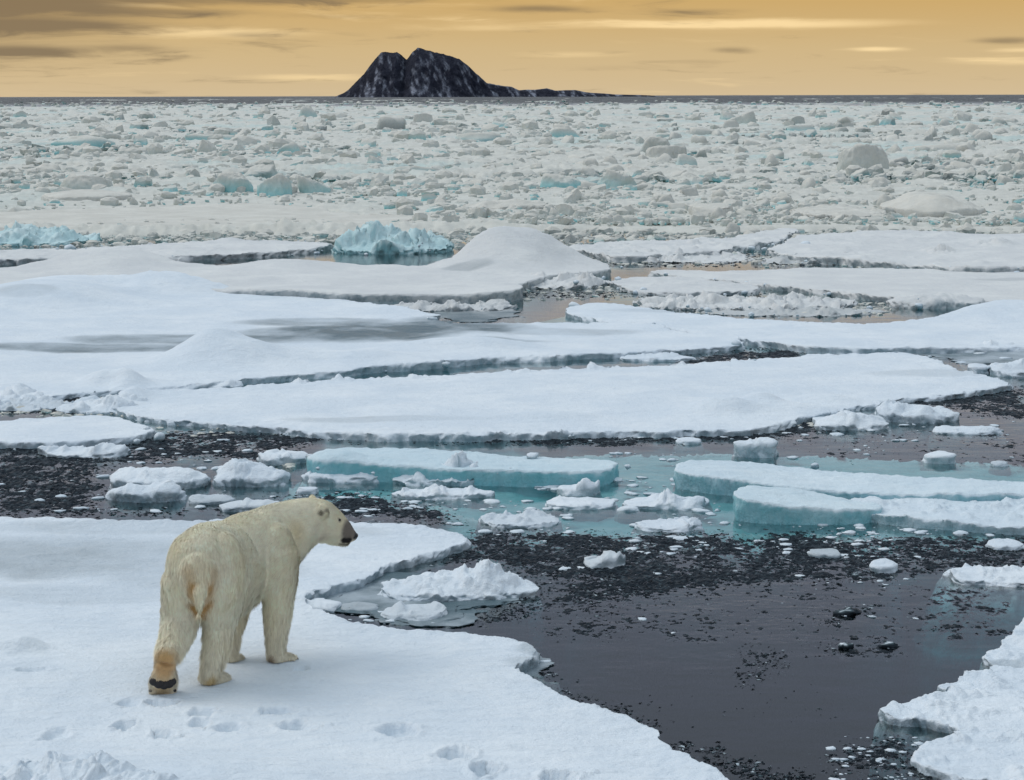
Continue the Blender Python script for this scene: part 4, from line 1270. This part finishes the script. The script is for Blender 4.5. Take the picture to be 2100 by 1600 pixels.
# ------------------------------------------------------------------ the polar bear
def tube(chain, seg=18, up=(0, 0, 1)):
    """closed tube through (centre, half width, half height); rounded ends"""
    C = np.array([c[0] for c in chain], float); RA = [c[1] for c in chain]; RB = [c[2] for c in chain]
    # resample along a smooth curve
    n = len(C)
    tt = np.linspace(0, n - 1, (n - 1) * 5 + 1)
    def cr(A):
        A = np.asarray(A, float)
        out = []
        for t in tt:
            i = min(int(t), n - 2); f = t - i
            p0 = A[max(i - 1, 0)]; p1 = A[i]; p2 = A[i + 1]; p3 = A[min(i + 2, n - 1)]
            out.append(0.5 * (2 * p1 + (p2 - p0) * f + (2 * p0 - 5 * p1 + 4 * p2 - p3) * f * f + (3 * p1 - p0 - 3 * p2 + p3) * f ** 3))
        return np.array(out)
    C, RA, RB = cr(C), cr(RA), cr(RB)
    T = np.gradient(C, axis=0); T /= np.linalg.norm(T, axis=1)[:, None]
    rings = []
    for ph in (20, 50, 75):
        a = math.radians(ph)
        rings.append((C[0] - T[0] * min(RA[0], RB[0]) * math.cos(a) * 0.9, T[0], RA[0] * math.sin(a), RB[0] * math.sin(a)))
    rings += [(C[i], T[i], RA[i], RB[i]) for i in range(len(C))]
    for ph in (75, 50, 20):
        a = math.radians(ph)
        rings.append((C[-1] + T[-1] * min(RA[-1], RB[-1]) * math.cos(a) * 0.9, T[-1], RA[-1] * math.sin(a), RB[-1] * math.sin(a)))
    V, F = [], []
    ang = np.linspace(0, 2 * np.pi, seg, endpoint=False)
    up = np.array(up, float)
    for (c, t, ra, rb) in rings:
        s_ = np.cross(t, up)
        if np.linalg.norm(s_) < 0.25:
            s_ = np.cross(t, np.array([0.35, 0.94, 0.0]))
        s_ /= np.linalg.norm(s_)
        w = np.cross(s_, t)
        V.append(c + ra * np.cos(ang)[:, None] * s_ + rb * np.sin(ang)[:, None] * w)
    m = len(rings)
    for i in range(m - 1):
        for j in range(seg):
            a, b = i * seg + j, i * seg + (j + 1) % seg
            F += [(a, b, b + seg), (a, b + seg, a + seg)]
    V = np.concatenate(V)
    V = np.concatenate([V, [rings[0][0] * 1.0, rings[-1][0] * 1.0]])
    for j in range(seg):
        F.append((len(V) - 2, (j + 1) % seg, j))
        F.append((len(V) - 1, (m - 1) * seg + j, (m - 1) * seg + (j + 1) % seg))
    return V, np.array(F)


def ball(c, r3, rot=None):
    V, F = ICOS[3]
    P = V * np.array(r3)
    if rot is not None:
        P = P @ np.array(rot).T
    return P + np.array(c), F


def build_bear():
    SNOW = BEAR_SNOW                       # level of the snow under the paws

    def A(px, py, Y):
        # traced with the paws on the level 0; moved so that they stand on the snow
        return CAM + (at(px, py, Y) - CAM) * ((CAMH - SNOW) / CAMH)
    parts = []
    # trunk: pelvis turned away from us, spine bending to the right towards the head
    def w(px, py, Y): return A(px, py, Y)
    trunk = [(w(407, 1180, 15.24), .15, .19), (w(410, 1172, 15.33), .235, .27), (w(416, 1168, 15.46), .272, .322), (w(428, 1164, 15.62), .285, .342),
             (w(448, 1166, 15.80), .295, .36), (w(476, 1160, 15.98), .29, .365), (w(506, 1131, 16.13), .27, .312), (w(534, 1116, 16.25), .25, .275), (w(562, 1106, 16.36), .215, .285),
             (w(590, 1090, 16.44), .185, .26), (w(616, 1075, 16.50), .165, .215), (w(642, 1066, 16.53), .14, .185)]
    parts.append(tube(trunk, 24))
    # head in profile, looking right
    head = [(w(640, 1066, 16.53), .135, .18), (w(656, 1068, 16.55), .135, .172), (w(672, 1075, 16.57), .125, .152), (w(687, 1082, 16.59), .106, .132), (w(700, 1088, 16.61), .084, .104),
            (w(711, 1094, 16.62), .070, .080), (w(720, 1098.5, 16.63), .056, .056), (w(724, 1100, 16.635), .046, .044)]
    parts.append(tube(head, 20))
    parts.append(tube([(w(682, 1103, 16.59), .07, .05), (w(698, 1107, 16.60), .055, .040), (w(708, 1108.5, 16.61), .048, .034), (w(715, 1108.5, 16.62), .038, .026)], 14))
    # ears
    parts.append(ball(w(663, 1047, 16.43), (.050, .034, .064)))
    parts.append(ball(w(641, 1024, 16.66), (.036, .03, .040)))
    # right hind leg (nearest us, on the right)
    parts.append(ball(w(455, 1172, 15.50), (.185, .27, .31)))
    parts.append(tube([(w(452, 1190, 15.50), .20, .25), (w(453, 1235, 15.52), .165, .205), (w(450, 1275, 15.53), .130, .150), (w(446, 1305, 15.49), .108, .118), (w(441, 1335, 15.44), .092, .098),
                       (w(436, 1362, 15.39), .082, .088), (w(433, 1382, 15.38), .080, .084)]))
    parts.append(tube([(w(422, 1391, 15.345), .078, .050), (w(440, 1391, 15.42), .088, .052), (w(456, 1389, 15.50), .085, .045)], 16))
    # left hind leg, pushed back, the sole lifted towards us
    parts.append(ball(w(383, 1175, 15.46), (.155, .25, .30)))
    parts.append(tube([(w(382, 1190, 15.44), .165, .24), (w(375, 1235, 15.44), .150, .195), (w(369, 1272, 15.40), .142, .150), (w(362, 1302, 15.30), .125, .118), (w(350, 1330, 15.18), .100, .095),
                       (w(341, 1352, 15.06), .082, .080), (w(337, 1378, 15.06), .094, .062), (w(335, 1402, 15.10), .106, .056), (w(334, 1414, 15.14), .104, .046)]))
    # right foreleg
    parts.append(ball(w(562, 1135, 16.16), (.17, .22, .26)))
    parts.append(tube([(w(570, 1140, 16.12), .155, .20), (w(572, 1185, 16.09), .140, .165), (w(571, 1225, 16.07), .122, .130), (w(569, 1262, 16.06), .108, .112), (w(567, 1298, 16.05), .090, .095),
                       (w(566, 1325, 16.04), .076, .080), (w(566, 1342, 16.03), .076, .076)]))
    parts.append(tube([(w(560, 1349, 15.98), .074, .040), (w(578, 1349, 16.06), .082, .042), (w(594, 1348, 16.12), .074, .036)], 16))
    # left foreleg, mostly hidden
    parts.append(tube([(w(500, 1130, 16.30), .15, .20), (w(494, 1200, 16.22), .125, .15), (w(484, 1262, 16.12), .090, .10), (w(476, 1305, 16.06), .066, .07), (w(472, 1335, 16.02), .060, .062)]))
    parts.append(tube([(w(469, 1350, 15.98), .062, .034), (w(480, 1349, 16.04), .068, .034), (w(489, 1348, 16.10), .060, .030)], 14))
    # tail
    parts.append(tube([(w(412, 1165, 15.30), .045, .04), (w(411, 1194, 15.15), .050, .042), (w(410, 1222, 15.07), .042, .034), (w(409, 1250, 15.07), .020, .018)], 12))
    # toes
    for (px, py, Y, r_) in ((466, 1389, 15.47, .026), (463, 1391, 15.53, .026), (460, 1387, 15.57, .026), (605, 1349, 16.06, .024), (604, 1347, 16.12, .024), (600, 1351, 16.02, .022), (494, 1350, 16.06, .018), (493, 1348, 16.11, .018),
                            (313, 1418, 15.10, .030), (325, 1423, 15.11, .030), (338, 1424, 15.11, .030), (351, 1421, 15.12, .028), (357, 1416, 15.14, .026)):
        parts.append(ball(w(px, py, Y), (r_, r_ * 1.2, r_ * .8)))
    V, F, off = [], [], 0
    for v, f in parts:
        V.append(v); F.append(f + off); off += len(v)
    V = np.concatenate(V); F = np.concatenate(F)
    tmp = bpy.data.objects.new('bear_tmp', mesh_np('bear_tmp', V, F, None))
    COL.objects.link(tmp)
    md = tmp.modifiers.new('r', 'REMESH'); md.mode = 'VOXEL'; md.voxel_size = 0.0135
    sm = tmp.modifiers.new('s', 'SMOOTH'); sm.factor = 0.5; sm.iterations = 9
    dg = bpy.context.evaluated_depsgraph_get()
    ev = tmp.evaluated_get(dg)
    me = bpy.data.meshes.new_from_object(ev)
    bpy.data.objects.remove(tmp)
    me.name = 'body'
    n = len(me.vertices)
    co = np.empty(n * 3, np.float32); me.vertices.foreach_get('co', co); co = co.reshape(-1, 3).astype(float)
    co[:, 2] = np.maximum(co[:, 2], SNOW - 0.02)
    me.vertices.foreach_set('co', co.astype(np.float32).ravel())
    me.update()
    me.polygons.foreach_set('use_smooth', np.ones(len(me.polygons), bool))
    nor = np.empty(n * 3, np.float32); me.vertices.foreach_get('normal', nor); nor = nor.reshape(-1, 3).astype(float)

    from mathutils.bvhtree import BVHTree
    me.calc_loop_triangles()
    nt = len(me.loop_triangles)
    tri = np.empty(nt * 3, np.int32); me.loop_triangles.foreach_get('vertices', tri); tri = tri.reshape(-1, 3)
    bvh = BVHTree.FromPolygons([tuple(c) for c in co], [tuple(t) for t in tri])

    def hit(px, py):
        d = ray(px, py)
        loc, nn, fi, dist = bvh.ray_cast(Vector(CAM), Vector(d / np.linalg.norm(d)))
        return (np.array(loc), np.array(nn)) if loc is not None else (None, None)

    # ---- coat colour over the body
    def near(p, c, r_, soft=0.6):
        dd = np.linalg.norm(p - c, axis=1)
        if soft > .7:
            dd = dd * (1 + .45 * fbm(p * 22 + 1, 3, .6))
        return sstep(dd, r_, r_ * (1 - soft))

    HEADP = A(660, 1066, 16.5); NOSE = A(728, 1099, 16.63)
    feat = {k: hit(*v)[0] for k, v in dict(ear=(661, 1052), ear2=(671, 1046), eye=(696.5, 1066.5), muz=(713, 1088), lip=(706, 1109), lip2=(715, 1109), hock=(338, 1348), sole=(340, 1372), sole2=(334, 1415),
                                             t1=(387, 1170), t2=(394, 1200), t3=(399, 1232), t4=(407, 1254), t5=(438, 1170), t6=(432, 1200), t7=(424, 1232), t8=(412, 1254), t9=(410, 1285),
                                             rf=(432, 1398), ff=(556, 1354), jaw=(664, 1100), nside=(612, 1086)).items()}

    def coat(p):
        base = np.tile(np.array([0.95, 0.855, 0.635]), (len(p), 1))
        def tint(m, c):
            nonlocal base
            base = base * (1 - m[:, None]) + np.array(c) * m[:, None]
        v = fbm(p * 3.1 + 5, 4, 0.55)
        tint(np.clip(v, 0, 1) * 0.7, (0.88, 0.73, 0.42))
        tint(np.clip(-v, 0, 1) * 0.5, (0.86, 0.84, 0.76))
        tint(np.clip(fbm(p * 14 + 9, 3), 0, 1) * 0.30, (0.66, 0.60, 0.46))
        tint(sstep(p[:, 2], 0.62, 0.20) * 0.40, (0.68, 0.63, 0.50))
        def seg(ka, kb, r_, a, c):
            if feat[ka] is None or feat[kb] is None: return
            pa, pb = feat[ka], feat[kb]
            t = np.clip(((p - pa) @ (pb - pa)) / ((pb - pa) @ (pb - pa) + 1e-9), 0, 1)
            dist = np.linalg.norm(p - (pa + t[:, None] * (pb - pa)), axis=1)
            dist = dist * (1 + .7 * fbm(p * 26 + 3, 3, .6)) + .010 * fbm(p * 90, 2)
            tint(sstep(dist, r_ * 1.25, 0) * a, c)
        OR = (0.52, 0.27, 0.065)
        for ka, kb, r_, a in (('t1', 't2', .06, .30), ('t2', 't3', .060, .85), ('t3', 't4', .050, .95), ('t5', 't6', .06, .28), ('t6', 't7', .055, .80), ('t7', 't8', .050, .95), ('t8', 't9', .035, .6)):
            seg(ka, kb, r_, a, OR)
        seg('hock', 'sole2', .11, .75, (0.62, 0.40, 0.18))
        seg('t1', 't5', .12, .22, (0.62, 0.42, 0.18))
        for k, r_, a, c in (('hock', .13, .6, (0.62, 0.36, 0.11)), ('sole', .13, .85, (0.60, 0.36, 0.16)), ('sole2', .08, .7, (0.50, 0.36, 0.20)), ('rf', .10, .75, (0.56, 0.37, 0.12)), ('ff', .07, .8, (0.22, 0.13, 0.07)),
                            ('nside', .10, .35, (0.60, 0.48, 0.25)), ('jaw', .05, .35, (0.36, 0.30, 0.23)), ('ear', .036, .9, (0.16, 0.14, 0.10)), ('ear2', .026, .7, (0.20, 0.18, 0.13))):
            if feat[k] is not None:
                tint(near(p, feat[k], r_, .8) * a, c)
        if feat['muz'] is not None:
            tint(near(p, feat['muz'] + np.array([.015, .03, -.005]), .112, .45) * 0.95, (0.20, 0.165, 0.14))
        if feat['eye'] is not None:
            tint(near(p, feat['eye'], .026, .6) * 0.75, (0.07, 0.06, 0.05))
        tint(near(p, NOSE, .060, .6) * .8, (0.05, 0.04, 0.036))
        for k in ('lip', 'lip2'):
            if feat[k] is not None:
                tint(near(p, feat[k], .042, .5), (0.012, 0.010, 0.010))
        tint(near(p, NOSE, .034, .3), (0.008, 0.007, 0.007))
        return base

    BASE = np.array([-2.30, 15.6, SNOW])
    root = bpy.data.objects.new('polar_bear', None)
    root.empty_display_size = 0.3
    COL.objects.link(root)
    root.location = tuple(BASE)
    tag(root, 'cream-furred polar bear walking away on the foreground floe, head turned right', 'polar bear')
    SKIN = mat_attr('bear_skin', 'col', 0.8, 0.0, 0.2, bump=70)
    FUR = mat_attr('bear_fur', 'col', 0.65, 0.25, 0.25)
    BLACK = mat_plain('black_wet_skin', (0.010, 0.009, 0.009), 0.35)

    a_ = me.attributes.new('col', 'FLOAT_COLOR', 'POINT')
    cc = coat(co)
    a_.data.foreach_set('color', np.concatenate([cc, np.ones((n, 1))], 1).astype(np.float32).ravel())
    me.materials.clear(); me.materials.append(SKIN)
    me.vertices.foreach_set('co', (co - BASE).astype(np.float32).ravel())
    me.update()
    add('body', me, root)

    # ---- fur: narrow tapered strands lying along the coat
    r = np.random.default_rng(9)
    p0, p1, p2 = co[tri[:, 0]], co[tri[:, 1]], co[tri[:, 2]]
    area = 0.5 * np.linalg.norm(np.cross(p1 - p0, p2 - p0), axis=1)
    cz = (p0 + p1 + p2) / 3
    hd = np.linalg.norm(cz - A(690, 1085, 16.6), axis=1)
    wgt = area * (1 + 3.0 * sstep(hd, .30, .15))
    NS = 190000
    ti = r.choice(len(tri), NS, p=wgt / wgt.sum())
    u1 = np.sqrt(r.random(NS)); u2 = r.random(NS)
    B = np.stack([1 - u1, u1 * (1 - u2), u1 * u2], 1)
    P = (co[tri[ti]] * B[:, :, None]).sum(1)
    N = (nor[tri[ti]] * B[:, :, None]).sum(1); N /= np.linalg.norm(N, axis=1)[:, None]
    dn = np.linalg.norm(P - NOSE, axis=1)
    keep = (dn > 0.055) & (P[:, 2] > SNOW + 0.012)
    for k in ('lip', 'lip2', 'eye'):
        if feat[k] is not None:
            keep &= np.linalg.norm(P - feat[k], axis=1) > (0.03 if k != 'eye' else 0.018)
    PAD = [hit(px, py) for px, py in ((318, 1402), (334, 1406), (350, 1403))]
    for q, _n in PAD:
        if q is not None:
            keep &= np.linalg.norm(P - q, axis=1) > 0.040
    P, N = P[keep], N[keep]; m = len(P)
    # lie of the coat: backwards along the trunk, downwards on the legs
    zz = P[:, 2]
    legw = sstep(zz, 0.85, 0.50)
    back = np.stack([np.full(m, -.42), np.full(m, -.80), np.full(m, -.35)], 1)
    hw = sstep(np.linalg.norm(P - HEADP, axis=1), .50, .25)
    back = back * (1 - hw[:, None]) + np.array([-.92, -.12, -.20]) * hw[:, None]
    down = np.array([-.05, -.12, -1.0])
    fl = back * (1 - legw[:, None]) + down * legw[:, None]
    rumpw = sstep(P[:, 1], 15.42, 15.2)[:, None] * (1 - legw[:, None])
    fl = fl * (1 - rumpw) + np.array([0, -.2, -1.0]) * rumpw
    fl = fl - (fl * N).sum(1)[:, None] * N
    fl /= np.linalg.norm(fl, axis=1)[:, None] + 1e-6
    cl = np.stack([fbm(P * 16 + o_, 2) for o_ in (3.3, 21.7, 47.1)], 1)
    cl2 = np.stack([fbm(P * 48 + o_, 1) for o_ in (9.3, 31.7, 57.1)], 1)
    lift = 0.24 + 0.10 * r.random(m)
    D = fl + N * lift[:, None] + cl * 0.24 + cl2 * (0.14 + 0.26 * legw)[:, None] + r.normal(0, .10, (m, 3))
    D /= np.linalg.norm(D, axis=1)[:, None]
    face = sstep(np.linalg.norm(P - A(700, 1090, 16.6), axis=1), .22, .08)
    belly = sstep(N[:, 2], -0.35, -0.8) * sstep(zz, .35, .45)
    legback = sstep(zz, .62, .35) * sstep(zz, .14, .26) * sstep(np.sin(P[:, 0] * 40) + r.normal(0, .4, m), .2, .9)
    L = 0.030 + 0.018 * r.random(m) + 0.008 * legw
    L = L * (1 - .62 * face) + 0.055 * belly + 0.035 * legback * sstep(N[:, 1] * -1, -.9, .6)
    L *= np.where(zz < SNOW + .10, .55, 1.0)
    if feat['sole'] is not None:
        L *= 1 - .72 * sstep(np.linalg.norm(P - feat['sole'], axis=1), .17, .09)
    L *= 1 - .45 * hw
    S = np.cross(D, N); S /= np.linalg.norm(S, axis=1)[:, None] + 1e-6
    W = (0.0030 + 0.0014 * r.random(m)) * (1 - .35 * face)
    droop = np.array([0, 0, -1.0]) * (L * 0.25)[:, None]
    root_p = P - N * 0.003
    mid = P + D * (L * .55)[:, None]
    tip = P + D * L[:, None] + droop - N * (L * .12)[:, None]
    tip[:, 2] = np.maximum(tip[:, 2], SNOW + .002)
    VV = np.stack([root_p - S * W[:, None] * .5, root_p + S * W[:, None] * .5, mid - S * W[:, None] * .42, mid + S * W[:, None] * .42, tip], 1).reshape(-1, 3)
    b0 = np.arange(m)[:, None] * 5
    FF = np.stack([b0 + [[0, 1, 3]], b0 + [[0, 3, 2]], b0 + [[2, 3, 4]]], 1).reshape(-1, 3)
    cf = coat(P) * (0.86 + 0.26 * r.random(m))[:, None] * (1.0 + 0.16 * cl[:, :1])
    cf = np.clip(cf, 0.004, 0.93)
    NN = N * 1.0 + cl2 * (0.10 + 0.12 * legw)[:, None]
    NN /= np.linalg.norm(NN, axis=1)[:, None]
    fm = mesh_np('fur', VV - BASE, FF, FUR, attrs={'col': np.repeat(cf, 5, 0)})
    fm.normals_split_custom_set_from_vertices(np.repeat(NN, 5, 0).astype(np.float32))
    add('fur', fm, root)

    # ---- nose, eye, pads, claws
    nv, nf = ball(A(729.0, 1098.5, 16.625), (.022, .034, .022))
    nv2, nf2 = ball(A(726.5, 1102.5, 16.60), (.012, .016, .012))
    add('nose', mesh_np('nose', np.concatenate([nv, nv2]) - BASE, np.concatenate([nf, nf2 + len(nv)]), BLACK), root)
    if feat['eye'] is not None:
        ev_, ef_ = ball(feat['eye'], (.011, .010, .010))
        add('eye', mesh_np('eye', ev_ - BASE, ef_, mat_plain('dark_eye', (0.006, 0.005, 0.005), 0.12)), root)
    PADM = mat_plain('paw_pad_skin', (0.014, 0.012, 0.012), 0.6)
    pv, pf, off = [], [], 0
    for px, py, rx, rz in ((316, 1398, .036, .032), (326, 1402, .042, .038), (336, 1404, .042, .038), (346, 1402, .040, .036), (354, 1398, .028, .030)):
        q, qn = hit(px, py)
        if q is None: continue
        v_, f_ = ball(q, (rx, .026, rz))
        pv.append(v_); pf.append(f_ + off); off += len(v_)
    if pv:
        add('paw_pad', mesh_np('paw_pad', np.concatenate(pv) - BASE, np.concatenate(pf), PADM), root)
    for px, py in ((309, 1416), (358, 1416)):
        q, qn = hit(px, py)
        if q is None: continue
        v_, f_ = ball(q, (.014, .014, .013))
        add('toe_pad', mesh_np('toe_pad', v_ - BASE, f_, PADM), root)
    for px, py, Y in ((496, 1350, 16.06), (495, 1348.5, 16.10), (609, 1350, 16.06), (608, 1347.5, 16.12), (471, 1391, 15.48), (468, 1392, 15.54)):
        c = A(px, py, Y)
        cv, cf_ = tube([(c + (-.012, -.008, .006), .006, .006), (c, .006, .006), (c + (.012, .006, -.010), .002, .002)], 8)
        add('claw', mesh_np('claw', cv - BASE, cf_, BLACK), root)


build_bear()
